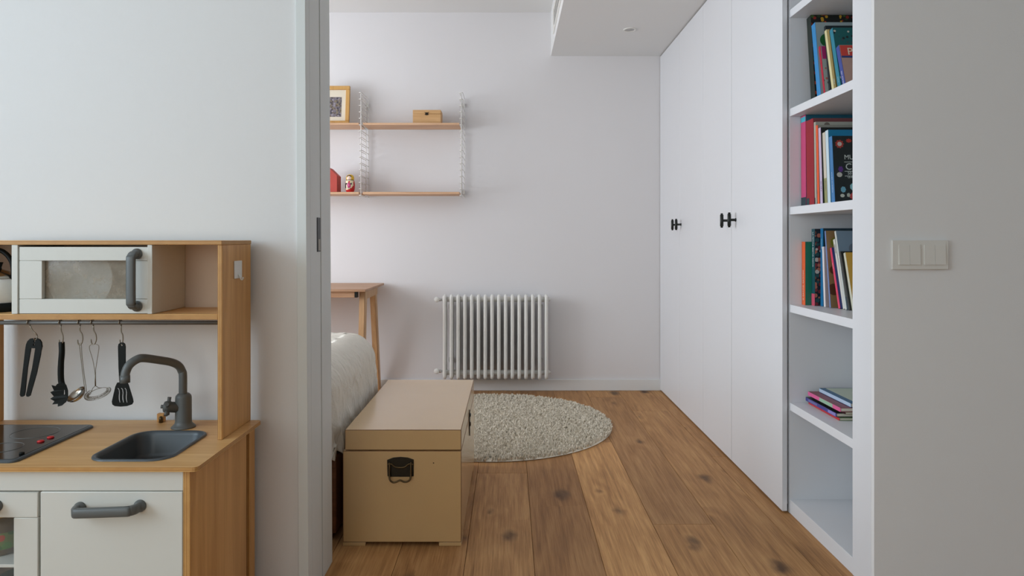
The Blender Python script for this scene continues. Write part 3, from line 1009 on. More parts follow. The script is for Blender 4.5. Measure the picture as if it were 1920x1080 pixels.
pull(mdoor, P(257, 574, y0), P(257, 476, y0), .030)
# hanging rail
RY, RZ = KYF + .012, .8745
RZ = H - (605 - VY) * RY / F
bm = bmnew(); tube(bm, [(KX0 + .0128, RY, RZ), (KX1 - .0128, RY, RZ)], .0056, 16)
obj('hanging_rail', bm, M['rail'], kit)
# counter top with a cut-out for the sink
SX0, SX1, SY0, SY1 = -1.030, -.832, 1.656, 1.905
outer = rrect(-1.52, -.737, 1.611, KYB - .002, .012, 3)
inner = rrect(SX0 + .004, SX1 - .004, SY0 + .004, SY1 - .004, .042, 6)
bm = bmnew()


def ring_plate(bm_, outer_, inner_, z0, z1):
    from mathutils.geometry import tessellate_polygon
    pts = outer_ + inner_
    tris = tessellate_polygon([[Vector((x, y, 0)) for x, y in outer_], [Vector((x, y, 0)) for x, y in inner_]])
    top = [bm_.verts.new((x, y, z1)) for x, y in pts]
    bot = [bm_.verts.new((x, y, z0)) for x, y in pts]
    for t in tris:
        try:
            f = bm_.faces.new([top[i] for i in t]); f.material_index = 0
            f = bm_.faces.new([bot[i] for i in t][::-1]); f.material_index = 0
        except ValueError:
            pass
    n0 = len(outer_)
    for a0, k in ((0, n0), (n0, len(inner_))):
        for i in range(k):
            i2, j2 = a0 + i, a0 + (i + 1) % k
            f = bm_.faces.new((top[i2], bot[i2], bot[j2], top[j2])); f.material_index = 1


ring_plate(bm, outer, inner, TZ - .0105, TZ)
obj('countertop', bm, [M['birch'], M['edge_z']], kit)
# sink basin
bm = bmnew()
rows = [(rrect(SX0 - .004, SX1 + .004, SY0 - .004, SY1 + .004, .050), TZ + .0004),
        (rrect(SX0 - .003, SX1 + .003, SY0 - .003, SY1 + .003, .049), TZ + .0042),
        (rrect(SX0 + .001, SX1 - .001, SY0 + .001, SY1 - .001, .046), TZ + .0050),
        (rrect(SX0 + .006, SX1 - .006, SY0 + .006, SY1 - .006, .042), TZ + .0030),
        (rrect(SX0 + .009, SX1 - .009, SY0 + .009, SY1 - .009, .040), TZ - .006),
        (rrect(SX0 + .014, SX1 - .014, SY0 + .014, SY1 - .014, .036), TZ - .052),
        (rrect(SX0 + .022, SX1 - .022, SY0 + .022, SY1 - .022, .030), TZ - .064),
        (rrect(SX0 + .040, SX1 - .040, SY0 + .040, SY1 - .040, .020), TZ - .067)]
rings = [[bm.verts.new((x, y, z)) for x, y in pts] for pts, z in rows]
for i in range(len(rings) - 1):
    n = len(rings[i])
    for j in range(n):
        f = bm.faces.new((rings[i][j], rings[i][(j + 1) % n], rings[i + 1][(j + 1) % n], rings[i + 1][j])); f.smooth = True
bm.faces.new(rings[-1])
obj('sink_basin', bm, M['sinkgrey'], kit)
# hob
hb = bmnew()
HX0, HX1, HY0, HY1 = -1.50, -1.188, 1.640, 1.962
rows = [(rrect(HX0, HX1, HY0, HY1, .018), TZ + .0003), (rrect(HX0, HX1, HY0, HY1, .018), TZ + .004),
        (rrect(HX0 + .003, HX1 - .003, HY0 + .003, HY1 - .003, .016), TZ + .0065), (rrect(HX0 + .012, HX1 - .012, HY0 + .012, HY1 - .012, .010), TZ + .0062)]
rings = [[hb.verts.new((x, y, z)) for x, y in pts] for pts, z in rows]
for i in range(3):
    n = len(rings[i])
    for j in range(n):
        hb.faces.new((rings[i][j], rings[i][(j + 1) % n], rings[i + 1][(j + 1) % n], rings[i + 1][j]))
hb.faces.new(rings[0][::-1]); hb.faces.new(rings[-1])
hob = obj('hob_frame', hb, M['sinkgrey'], kit)
b_ = bmnew(); prism(b_, [(x, y, TZ + .0062) for x, y in rrect(HX0 + .010, HX1 - .010, HY0 + .010, HY1 - .010, .010)], (0, 0, .0008))
obj('glass_plate', b_, M['glassplate'], hob)
gz = TZ + .0074
for px, py, r in ((66, 811, .058), (4, 839, .046), (-60, 812, .048)):
    Yc = (H - gz) * F / (py - VY); xc = (px - VX) * Yc / F
    b_ = bmnew(); tube(b_, [(xc + r * math.cos(2 * math.pi * i / 48), Yc + r * .98 * math.sin(2 * math.pi * i / 48), gz - .0002) for i in range(48)], .0007, 5, closed=True)
    obj('burner_ring', b_, M['ringprint'], hob)
for px, py in ((76.5, 828), (95, 820.5)):
    Yc = (H - gz) * F / (py - VY); xc = (px - VX) * Yc / F
    b_ = bmnew(); lathe(b_, [(.0085, 0), (.0085, .0025), (.0065, .004), (0, .0042)], (xc, Yc, gz - .0004), n=20)
    obj('touch_button', b_, M['red'], hob, label='red touch button')
Yc = (H - gz) * F / (851 - VY); b_ = bmnew(); lathe(b_, [(.006, 0), (.006, .004), (0, .005)], ((41 - VX) * Yc / F, Yc, gz - .0004), n=16)
obj('touch_button', b_, M['blackplastic'], hob, label='small black button')

# faucet
fb = Vector((-.934, 1.955, TZ))
FYc = fb.y
q = lambda px, py, dy=0.0: P(px, py, FYc + dy)
bm = bmnew()
cx = q(344, 800)
lathe(bm, [(.0330, 0.0), (.0330, .003), (.029, .006), (.0235, .012), (.0222, .018), (.0218, .085), (.0205, .091), (.0160, .096), (.0150, .097)], (cx.x, FYc, TZ + .0002), n=32)
fct = obj('faucet_column', bm, M['greyplastic'], kit)
path = smooth_path([q(343, 741), q(343, 705), q(341, 696), q(335, 686, -.010), q(322, 679.5, -.030), q(300, 675.5, -.065), q(268, 671.5, -.118), q(254, 675.5, -.135), q(242, 685, -.148), q(236, 697, -.152), q(234.5, 706, -.154), q(234.5, 715, -.154)], 6)
bm = bmnew(); tube(bm, path, .0112, 16)
e1, e2 = q(234.5, 704, -.154), q(234.5, 717.5, -.154)
lathe(bm, [(.0122, 0), (.0122, (e1 - e2).length), (.0095, (e1 - e2).length), (.0095, .004)], e1, direction=e2 - e1, n=20)
obj('spout', bm, M['greyplastic'], fct)
bm = bmnew()
v0 = q(336, 764, -.008); v1 = q(306, 762.5, -.020)
dv = v1 - v0; Lv = dv.length
lathe(bm, [(.0150, 0), (.0150, Lv * .55), (.0165, Lv * .56), (.0165, Lv * .82), (.0145, Lv * .95), (.008, Lv)], v0, direction=dv, n=24)
dn = dv.normalized(); u = Vector((0, 0, 1)); u = (u - dn * u.dot(dn)).normalized(); w_ = dn.cross(u)
for k in range(5):
    a_ = R(72 * k + 8)
    di = u * math.cos(a_) + w_ * math.sin(a_)
    s_ = v0 + dn * Lv * .70
    tube(bm, [s_ + di * .010, s_ + di * .0275], [.0046, .0052], 10)
tube(bm, [v1 - dn * .004, v1 + dn * .006], .0052, 10)
obj('valve_handle', bm, M['greyplastic'], fct)
# screw block behind the tap
pb = P(303, 790, 2.02)
bm = bmnew(); bx(bm, pb.x - .010, pb.x + .010, 2.012, 2.026, TZ + .0003, TZ + .024, .001)
obj('wall_bracket', bm, M['birch_v'], kit)
bm = bmnew(); lathe(bm, [(.0055, 0), (.0055, .014), (.003, .018)], (pb.x + .006, 2.004, TZ + .0004), n=14)
obj('bracket_peg', bm, M['brass'], kit)

# base cabinet
ply_box('side_panel', AX - .0165, AX, 1.625, 1.975, .03, TZ - .0108, 'X', M['birch_v'], M['edge_x'])
ply_box('side_panel', BX0, BX0 + .0165, 1.625, 1.975, .03, TZ - .0108, 'X', M['birch_v'], M['edge_x'])
for x0, x1 in ((AX - .010, AX + .003), (BX0 - .003, BX0 + .010)):
    ply_box('rear_leg', x0, x1, 1.990, KYB - .004, 0.0005, TZ - .0108, 'X', M['birch_v'], M['edge_x'])
ply_box('bottom_board', BX0 + .017, AX - .017, 1.64, 1.985, .085, .097, 'Z', M['birch'], M['edge_z'])
bm = bmnew(); bx(bm, BX0 + .017, AX - .0105, 1.977, 1.985, .0975, TZ - .0108)
obj('rear_board', bm, M['backing'], kit)
for x0, x1 in ((AX - .0165, AX), (BX0, BX0 + .0165)):
    bm = bmnew(); bx(bm, x0, x1, 1.63, 1.66, .0005, .0298); obj('foot', bm, M['birch_v'], kit)
ply_box('partition', -1.126, -1.113, 1.645, 1.976, .0975, TZ - .0108, 'X', M['birch_v'], M['edge_x'])
bm = bmnew(); bx(bm, BX0 + .0168, AX - .0168, 1.6255, 1.640, .5001, TZ - .0108, .001, 1)
obj('apron', bm, M['kwhite'], kit)
CY = 1.6235
bm = bmnew(); bx(bm, -1.1155, AX - .0172, CY, CY + .0165, .105, .4985, .0022, 2)
cdoor = obj('cupboard_door', bm, M['kwhite'], kit)
pull(cdoor, P(150.5, 952, CY), P(263, 948, CY), .034)
# oven door: rails, stiles, pane
OX0, OX1 = BX0 + .0172, -1.1215
OWX1, OWX0 = -1.1795, BX0 + .075
OWZ1, OWZ0 = .4365, .165
bm = bmnew(); bx(bm, OX0, OX1, CY, CY + .0165, OWZ1 + .0004, .4970, .0016, 1)
odoor = obj('oven_door', bm, M['kwhite'], kit)
for nm, a_ in (('rail', (OX0, OX1, .105, OWZ0 - .0004)), ('stile', (OX0, OWX0, OWZ0, OWZ1)), ('stile', (OWX1, OX1, OWZ0, OWZ1))):
    b_ = bmnew(); bx(b_, a_[0], a_[1], CY, CY + .0165, a_[2], a_[3], .0016, 1)
    obj(nm, b_, M['kwhite'], odoor)
clear = pm('clear_acrylic', lin(235, 240, 236), 0.05, bump=0.0)
clear.node_tree.nodes['Principled BSDF'].inputs['Alpha'].default_value = 0.05
b_ = bmnew(); bx(b_, OWX0 - .005, OWX1 + .005, CY + .0168, CY + .0185, OWZ0 - .005, OWZ1 + .005)
obj('pane', b_, clear, odoor)
pull(odoor, P(-118, 952, CY), P(-6, 948, CY), .034)
# oven shelf and bottom
bm = bmnew(); bx(bm, BX0 + .018, -1.1268, 1.655, 1.97, .303, .311, .001)
obj('oven_shelf', bm, M['kwhite'], kit)

# toy jar on the oven shelf
jx, jy = -1.290, 1.735
jar = thing('toy_jar', 'glass jar with yellow lid and green fruit label inside the toy oven', 'jar', (jx, jy, .3115))
labelprint = blotch('fruit_label', lin(110, 130, 60), [lin(190, 70, 40), lin(90, 140, 60), lin(190, 160, 60), lin(70, 110, 50)], 42, .45)
jarbrown = pm('jar_contents', lin(98, 78, 48), .3, bump=.2, bscale=60, var=.3, vscale=60)
bm = bmnew(); lathe(bm, [(0, 0), (.046, .0), (.050, .006), (.050, .072), (.046, .085), (.036, .093), (.036, .1)], (jx, jy, .3115), n=36)
obj('body', bm, jarbrown, jar)
bm = bmnew(); lathe(bm, [(.0503, .016), (.0508, .017), (.0508, .056), (.0503, .057)], (jx, jy, .3115), n=36)
obj('label', bm, labelprint, jar)
bm = bmnew(); lathe(bm, [(.039, .092), (.040, .094), (.040, .108), (.037, .111), (0, .111)], (jx, jy, .3115), n=36)
obj('lid', bm, pm('yellow_lid', lin(226, 182, 44), .4, bump=.02), jar)
# bowl below
bxx, byy = -1.25, 1.76
bm = bmnew(); bz = .0978
lathe(bm, [(0, 0), (.030, .0), (.032, .006), (.052, .045), (.060, .085), (.066, .135), (.064, .136), (.056, .09), (.048, .05), (.026, .012), (0, .01)], (bxx, byy, bz), n=36)
bo = obj('toy_pot', bm, pm('dark_green_enamel', lin(52, 70, 48), .4, bump=.05, var=.2, vscale=30))
bo['label'] = 'dark green toy pot on the bottom of the toy oven'; bo['category'] = 'toy pot'

# toy kettle in the left niche
kx, ky = P(-8, 0, 1.90).x, 1.905
kz = .8988
ket = thing('toy_kettle', 'shiny steel toy kettle with black handle and black base in the left niche', 'toy kettle', (kx, ky, kz))
bm = bmnew(); lathe(bm, [(0, 0), (.052, 0), (.054, .003), (.054, .022), (.050, .024)], (kx, ky, kz), n=36)
obj('base', bm, M['blackplastic'], ket)
bm = bmnew(); lathe(bm, [(.047, .0242), (.049, .026), (.049, .078), (.046, .088), (.043, .090)], (kx, ky, kz), n=36)
obj('body', bm, M['white'], ket)
bm = bmnew(); lathe(bm, [(.043, .0902), (.041, .098), (.030, .110), (.012, .117), (0, .118)], (kx, ky, kz), n=36)
obj('lid', bm, M['steel'], ket)
bm = bmnew(); lathe(bm, [(.007, .1165), (.006, .122), (.009, .132), (.0105, .136), (0, .137)], (kx + .008, ky - .004, kz), n=20)
obj('lid_knob', bm, M['blackplastic'], ket)
bm = bmnew(); tube(bm, smooth_path([(kx - .049, ky, kz + .085), (kx - .054, ky, kz + .120), (kx - .036, ky, kz + .158), (kx, ky, kz + .170), (kx + .022, ky, kz + .162), (kx + .040, ky, kz + .140), (kx + .046, ky, kz + .112), (kx + .044, ky, kz + .088)], 6), .0065, 12)
obj('handle', bm, M['blackplastic'], ket)
# plate standing in the microwave
bm = bmnew(); py_ = KYF + .055
lathe(bm, [(0, 0), (.052, .0015), (.082, .004), (.0875, .011), (.084, .009), (.052, .004), (0, .003)], P(156, 525, py_) + Vector((0, 0, 0)), direction=(0, -1, .12), n=48)
pl_ = obj('toy_plate', bm, pm('pale_plate', lin(206, 212, 208), .25, bump=.02))
pl_['label'] = 'pale round toy plate standing behind the microwave window'; pl_['category'] = 'toy plate'
pl_.location.z = (KYF * 0 + .8992) - min((pl_.matrix_world @ v.co).z for v in pl_.data.vertices)

# adhesive hook on the side of the hutch
hk = thing('adhesive_hook', 'small white adhesive hook on the side of the play kitchen', 'hook', (KX1, 1.95, 1.03))
a_, c_ = P(440, 523, 1.935), P(452, 488, 1.935)
xs = KX1 + .0002
Yh0, Yh1 = .770 * F / (VX - 438), .770 * F / (VX - 452)
bm = bmnew(); bx(bm, xs, xs + .003, Yh0, Yh1, H - (522 - VY) * 1.93 / F, H - (489 - VY) * 1.93 / F, .0012)
obj('plate', bm, M['white'], hk)
zb = H - (522 - VY) * 1.93 / F; ym = (Yh0 + Yh1) / 2
bm = bmnew(); tube(bm, smooth_path([(xs + .003, ym, zb + .012), (xs + .007, ym, zb + .004), (xs + .010, ym, zb - .003), (xs + .014, ym, zb - .003), (xs + .016, ym, zb + .003)], 4), .0022, 8)
obj('prong', bm, M['white'], hk)

# ------------------------------------------------------------------ S hooks and utensils on the rail
UY = RY - .0005


def u_(px, py, dy=0.0):
    return P(px, py, UY + dy)


def s_hook(label, top, pts, dys=None):
    """ring over the rail then a bent wire; pts in photo pixels"""
    w_pts = []
    cxp = top
    for i in range(11):                             # loop over the rail in the Y-Z plane
        a_ = R(200 - 250 * i / 10)
        w_pts.append(Vector((P(cxp, 605, UY).x, RY + .0078 * math.cos(a_), RZ + .0078 * math.sin(a_))))
    lower = [u_(*p) for p in pts]
    b_ = bmnew(); tube(b_, smooth_path(w_pts + lower, 4), .0016, 8)
    o = obj('s_hook', b_, M['hook'])
    o['label'] = label; o['category'] = 'hook'; o['group'] = 'hooks on the rail'
    return o


s_hook('bent steel hook holding the black tongs', 54, [(57, 612), (62, 621), (67, 625), (70, 630, .002), (69, 635, -.002), (65.5, 637.5, -.004), (63.5, 634, -.006)])
s_hook('bent steel hook holding the black pasta spoon', 113, [(114, 612), (115, 621), (118, 630), (118, 640), (115.5, 645.5), (112, 645), (111, 637)])
s_hook('bent steel hook holding the small ladle', 148.5, [(150, 612), (150, 620), (154, 627), (155, 637), (152, 645.5), (147, 645.5), (145.5, 637)])
s_hook('bent steel hook holding the wire whisk', 173, [(175, 612), (176, 620), (179.5, 627), (180.5, 637), (177.5, 644.5), (172.5, 644.5), (170.5, 636)])
s_hook('bent steel hook holding the black slotted turner', 225.5, [(227, 612), (227.5, 622), (230, 628), (230.5, 637), (229, 645.5), (226, 646), (225, 637)])


def flat_shape(name, pts_px, y, th, mat, parent=None, bev=.0012):
    b_ = bmnew()
    prism(b_, [P(x, py_, y) for x, py_ in pts_px], (0, th, 0))
    bmesh.ops.bevel(b_, geom=[e for e in b_.edges if abs((e.verts[0].co - e.verts[1].co).y) < 1e-6], offset=bev, segments=1, affect='EDGES', clamp_overlap=True)
    return obj(name, b_, mat, parent)


# tongs: two arms joined by a bow with a hole
UT = UY - .003
tg = thing('toy_tongs', 'black plastic toy tongs with two straight arms on the leftmost hook', 'tongs', u_(55, 745))
b_ = bmnew()
for poly in ([(49, 646), (57.5, 652), (51, 690), (46.5, 735), (45, 742), (42, 744), (38.5, 743.5), (37, 740), (39, 724), (43, 690), (47, 655)],
             [(66, 652), (77.5, 650), (75.5, 665), (68, 700), (58, 735), (56, 742), (53, 744), (49.5, 743.5), (48.5, 740), (52, 724), (60, 690)]):
    prism(b_, [P(x, y, UT) for x, y in poly], (0, .004, 0))
obj('arms', b_, M['blackplastic'], tg)
b_ = bmnew()
out_ = [(47, 655), (48.5, 646), (51, 640), (56, 635), (62, 634), (69, 634.5), (74, 637), (77, 642), (78, 650), (76.5, 657), (66, 653), (57, 653), (56, 657)]
from mathutils.geometry import tessellate_polygon


def plate_hole(b_, outer_, holes_, y, th):
    loops = [[P(x, yy, y) for x, yy in outer_]] + [[P(x, yy, y) for x, yy in h_] for h_ in holes_]
    flat = [p for l in loops for p in l]
    tris = tessellate_polygon(loops)
    A = [b_.verts.new(p) for p in flat]; B = [b_.verts.new(p + Vector((0, th, 0))) for p in flat]
    for t in tris:
        try:
            b_.faces.new([A[i] for i in t]); b_.faces.new([B[i] for i in t][::-1])
        except ValueError:
            pass
    k0 = 0
    for l in loops:
        k = len(l)
        for i in range(k):
            b_.faces.new((A[k0 + i], B[k0 + i], B[k0 + (i + 1) % k], A[k0 + (i + 1) % k]))
        k0 += k


def el(x, y, rx, ry, n=10):
    return [(x + rx * math.cos(2 * math.pi * i / n), y + ry * math.sin(2 * math.pi * i / n)) for i in range(n)]


plate_hole(b_, out_, [el(64.2, 640, 1.7, 2.2), el(63.2, 646.2, 1.5, 2.4)], UT - .0004, .0048)
obj('bow', b_, M['blackplastic'], tg)

# pasta spoon
ps = thing('toy_pasta_spoon', 'black toy pasta spoon with toothed head on the second hook', 'spoon', u_(112, 762))
b_ = bmnew()
hp = smooth_path([u_(115.5, 641.5, .004), u_(116, 660), u_(114.5, 680), u_(114, 700), u_(115, 716), u_(118, 724, -.003)], 5)
tube(b_, hp, [.0072] * 12 + [.0074] * (len(hp) - 14) + [.006, .005], 12)
obj('handle', b_, M['blackplastic'], ps)
b_ = bmnew()
outl = [(109, 719), (121, 717), (125, 722), (127.5, 732), (127.5, 745), (124, 754), (120, 757), (117, 760), (109.5, 762), (109, 757), (99, 758), (102.5, 752), (95, 747.5), (101, 743), (95, 735), (101.5, 732), (98, 722), (104.5, 724)]
plate_hole(b_, outl, [[(119.5, 731), (121.5, 731), (122, 738), (120.5, 741), (119, 740)]], UT - .004, .0025)
for v in b_.verts:                                     # dish the head towards the viewer at its rim
    d = (v.co - P(114, 740, UT))
    v.co.y -= 3.0 * (d.x ** 2 + d.z ** 2)
obj('head', b_, M['blackplastic'], ps)

# ladle
ld = thing('toy_ladle', 'small steel toy ladle with twin-wire handle hanging from the rail', 'ladle', u_(142, 752))
b_ = bmnew()
tube(b_, smooth_path([u_(158.5, 727, -.002), u_(155, 700), u_(151, 665), u_(149, 646.5), u_(150.5, 643.5), u_(152.3, 646), u_(153.5, 665), u_(157.5, 700), u_(161.5, 728, -.002), u_(162, 735, -.002)], 5), .0009, 7)
obj('handle', b_, M['hook'], ld)
b_ = bmnew()
c0 = u_(142.5, 739, -.010)
ax_ = Vector((-.30, -.45, .62)).normalized()
rr_ = .0245
prof = []
for i in range(9):
    a_ = R(90 * i / 8); prof.append((rr_ * math.sin(a_), -rr_ * .62 * math.cos(a_)))
prof += [(rr_ + .0012, .0003), (rr_ - .0006, .0006)]
for i in range(8, -1, -1):
    a_ = R(90 * i / 8); prof.append(((rr_ - .0012) * math.sin(a_), -(rr_ - .0012) * .60 * math.cos(a_)))
lathe(b_, prof, c0, direction=ax_, n=32)
obj('bowl', b_, M['steel'], ld)

# spiral whisk
wk = thing('toy_whisk', 'thin steel wire toy whisk with coiled ring hanging from the rail', 'whisk', u_(183, 748))
b_ = bmnew()
tube(b_, smooth_path([u_(178.5, 700), u_(174, 675), u_(168, 655), u_(168.5, 648), u_(173, 645.5), u_(178, 645), u_(183, 646.5), u_(185.5, 650), u_(184.5, 660), u_(180.5, 685), u_(178.5, 700)], 5), .0008, 7)
tube(b_, [u_(178.5, 698), u_(179, 724)], .0017, 8)
obj('handle', b_, M['hook'], wk)
b_ = bmnew()
ringp = []
wc = u_(183, 737, -.004)
for i in range(37):
    a_ = 2 * math.pi * i / 36
    ringp.append(wc + Vector((.026 * math.cos(a_), .020 * math.sin(a_), .010 * math.sin(a_) + .004 * math.cos(a_))))
tube(b_, ringp[:-1], .0008, 6, closed=True)
tube(b_, smooth_path([u_(179, 723), u_(174, 728, .002), ringp[18 - 3]], 4), .0008, 6)
tube(b_, smooth_path([u_(179, 723), u_(185, 727, .004), ringp[9]], 4), .0008, 6)
coil = []
nt_ = 30
for i in range(nt_ * 10 + 1):
    s_ = i / (nt_ * 10)
    a_ = math.pi * (.85 + 1.35 * s_)
    p = wc + Vector((.028 * math.cos(a_), .020 * math.sin(a_), .010 * math.sin(a_) + .004 * math.cos(a_)))
    rad = Vector((math.cos(a_), math.sin(a_) * .7, 0)).normalized()
    b2_ = 2 * math.pi * nt_ * s_
    coil.append(p + rad * .0052 * math.cos(b2_) + Vector((0, 0, 1)) * .0052 * math.sin(b2_))
tube(b_, coil, .0005, 5)
obj('coil_ring', b_, M['hook'], wk)

# slotted turner
tn = thing('toy_turner', 'black toy turner with three wavy slots behind the tap', 'turner', u_(229, 762))
b_ = bmnew()
plate_hole(b_, [(221, 650), (222, 645), (226, 642.5), (230, 642.5), (233.5, 645), (234.5, 650), (234.5, 690), (234, 722), (224, 722), (222, 690)], [el(227.5, 647, 2.3, 2.4)], UT, .004)
obj('handle', b_, M['blackplastic'], tn)
b_ = bmnew()


def wavy(x):
    l = [(x - 1, 728.5), (x + 1.2, 731), (x + 2.0, 737), (x + 1.4, 743), (x + 1.5, 749), (x + 3.0, 755)]
    r_ = [(x + 5.2, 755.5), (x + 4.0, 749), (x + 3.8, 743), (x + 4.2, 736), (x + 3.2, 730), (x + 1.0, 727.5)]
    return l + r_


plate_hole(b_, [(219.5, 717.5), (238, 717.5), (240.5, 722), (248.5, 748), (249.5, 754), (247, 758.5), (238, 761.5), (226, 762.5), (215, 761.5), (210.5, 758.5), (209.5, 753), (216, 725)],
           [wavy(220.3), wavy(227), wavy(233.5)], UT - .001, .003)
obj('blade', b_, M['blackplastic'], tn)

# ------------------------------------------------------------------ bed
bed = thing('bed', 'single bed with off-white linen cover behind the door jamb', 'bed', (-1.6, 2.88, 0))
bm = bmnew()
bx(bm, -2.62, -.632, 2.49, 3.26, .025, .308, .004); obj('frame', bm, M['bedwood'], bed)
for x, y in ((-.72, 2.52), (-.72, 3.18), (-2.58, 2.52), (-2.58, 3.18)):
    bm = bmnew(); bx(bm, x, x + .06, y, y + .06, .0005, .0248, .003); obj('foot', bm, M['bedwood'], bed)
bm = bmnew(); bx(bm, -2.62, -.70, 2.47, 3.29, .3105, .615, .05, 4); obj('mattress', bm, M['mattress'], bed)
# draped cover
tx0, tx1, ty0, ty1 = -2.60, -.755, 2.545, 3.205
rad = .135; topz = .660
drop = .215
me_v, nx, ny = [], 190, 130
sx = np.linspace(tx0, tx1 + rad * math.pi / 2 + drop, nx)
sy = np.linspace(ty0 - rad * math.pi / 2 - drop, ty1 + rad * math.pi / 2 + drop, ny)
for s in sx:
    for t in sy:
        dx = max(0, s - tx1); dy = t - ty1 if t > ty1 else (t - ty0 if t < ty0 else 0)
        le = math.hypot(dx, dy)
        bxp, byp = min(s, tx1), min(max(t, ty0), ty1)
        lmax = rad * math.pi / 2 + drop
        fold = noise.noise(Vector((s * 9, t * 9, 0)))
        fold2 = noise.noise(Vector((s * 24 + 5, t * 24, 3.1)))
        if le < 1e-6:
            p = Vector((bxp, byp, topz + .007 * fold + .005 * fold2))
        else:
            n_ = Vector((dx / le, dy / le, 0))
            if dx > 0 and dy != 0:                 # at the corner cloth hangs in a soft fold, keep the hem level
                le = min(le, lmax + .05 * fold)
            if le < rad * math.pi / 2:
                o_, dn_ = rad * math.sin(le / rad), rad * (1 - math.cos(le / rad))
            else:
                q_ = le - rad * math.pi / 2
                o_, dn_ = rad + q_ * .07, rad + q_
            tpar = (s if abs(dy) > dx else t)
            hang = max(0, dn_ - .06) / .3
            wob = hang * (.008 * math.sin(tpar * 31 + 2.2 * fold) + .007 * noise.noise(Vector((tpar * 17, dn_ * 3, 7)))) + .006 * fold2 + .004 * noise.noise(Vector((tpar * 60, dn_ * 14, 2)))
            p = Vector((bxp, byp, topz)) + n_ * (o_ + wob - .012) + Vector((0, 0, -dn_ + .004 * fold * (1 - hang)))
            p.z += .012 * noise.noise(Vector((tpar * 6, 9, 0))) * hang
        me_v.append(p)
faces = [(i * ny + j, (i + 1) * ny + j, (i + 1) * ny + j + 1, i * ny + j + 1) for i in range(nx - 1) for j in range(ny - 1)]
me = bpy.data.meshes.new('bed_cover'); me.from_pydata([tuple(v) for v in me_v], [], faces); me.update()
for p in me.polygons: p.use_smooth = True
me.materials.append(M['linen'])
cv = obj('bed_cover', None, None, bed, me=me)
sm = cv.modifiers.new('thickness', 'SOLIDIFY'); sm.thickness = .003; sm.offset = -1

# ------------------------------------------------------------------ trunk
TX0, TX1 = -.590, -.172
TY0, TY1 = 2.444, 3.316
trk = thing('storage_trunk', 'cream wooden storage trunk with lid and dark metal handle at the bed foot', 'trunk', ((TX0 + TX1) / 2, 2.88, 0))
zl = H - (845 - VY) * TY0 / F
zt = H - (806 - VY) * TY0 / F
bm = bmnew(); bx(bm, TX0 + .001, TX1, TY0 + .001, TY1, zl + .0012, zt, .0022, 1, edge_mat=1)
lid = obj('lid', bm, [M['trunk'], M['trunk_edge']], trk)
bm = bmnew(); bx(bm, TX0 - .006, TX1 + .0005, TY0, TY1 + .001, .014, zl - .0006, .0022, 1, edge_mat=1)
obj('body', bm, [M['trunk'], M['trunk_edge']], trk)
fx = [(TX0 - .006, P(685, 0, TY0).x), (P(823, 0, TY0).x, TX1 + .0005)]
for x0, x1 in fx:
    for y0_, y1_ in ((TY0, TY0 + .09), (TY1 - .09, TY1)):
        bm = bmnew(); bx(bm, x0, x1, y0_, y1_, .0005, .0138, .001, 1)
        obj('foot', bm, M['trunk'], trk)
# bail handle on the near end
hy = TY0 - .0002
T = lambda x, y, d=0: P(x, y, hy - d)
k_ = 220 / 1398
tp = lambda cx, cy: (700 + cx * k_, 750 + cy * (170 / 1080))
outl = [tp(*p) for p in ((165, 712), (240, 684), (324, 677), (410, 684), (482, 708), (482, 905), (440, 912), (205, 912), (170, 905))]
b_ = bmnew(); prism(b_, [T(x, y) for x, y in outl], (0, -.003, 0))
bmesh.ops.bevel(b_, geom=b_.edges[:], offset=.0008, segments=1, affect='EDGES')
hp_ = obj('handle_plate', b_, M['bronze'], trk, label='dark bronze handle plate')
b_ = bmnew()
bail = [tp(*p) for p in ((192, 745), (192, 800), (190, 900), (200, 955), (235, 982), (275, 975), (320, 958), (365, 975), (405, 972), (438, 945), (445, 890), (446, 800), (447, 742))]
tube(b_, smooth_path([T(x, y, .007 + .010 * min(1, i / 3, (12 - i) / 3)) for i, (x, y) in enumerate(bail)], 5), .0034, 10)
obj('bail', b_, M['brass'], hp_)
b_ = bmnew()
rim = [tp(*p) for p in ((170, 770), (215, 762), (255, 795), (320, 805), (380, 795), (425, 762), (475, 770))]
tube(b_, smooth_path([T(x, y, .005) for x, y in rim], 5), .0034, 8)
obj('plate_scroll', b_, M['brass'], hp_)
# small screw
b_ = bmnew(); lathe(b_, [(.0022, 0), (.002, .0008), (0, .001)], P(*tp(717, 750), TY0), direction=(0, -1, 0), n=12)
obj('screw', b_, M['brass'], trk)
# clasp on the long side
Yc = .1715 * F / (880 - VX) * -1
b_ = bmnew(); xx = TX1 + .0008
zz = lambda py: H - (py - VY) * Yc / F
outl = [(Yc, zz(768)), (Yc - .018, zz(777)), (Yc - .034, zz(781)), (Yc - .022, zz(790)), (Yc - .026, zz(799)), (Yc - .012, zz(808)), (Yc, zz(817)), (Yc + .012, zz(808)), (Yc + .026, zz(799)), (Yc + .022, zz(790)), (Yc + .034, zz(781)), (Yc + .018, zz(777))]
prism(b_, [(xx, y, z) for y, z in outl], (.003, 0, 0))
cl = obj('clasp_plate', b_, M['bronze'], trk, label='dark metal clasp')
b_ = bmnew(); tube(b_, [(xx + .004, Yc - .020, zz(778)), (xx + .004, Yc + .020, zz(778))], .003, 10)
obj('clasp_knuckle', b_, M['bronze'], cl)
b_ = bmnew(); lathe(b_, [(.009, 0), (.009, .002), (.004, .004)], (xx + .003, Yc, zz(795)), direction=(1, 0, 0), n=14)
obj('clasp_stud', b_, M['brass'], cl)

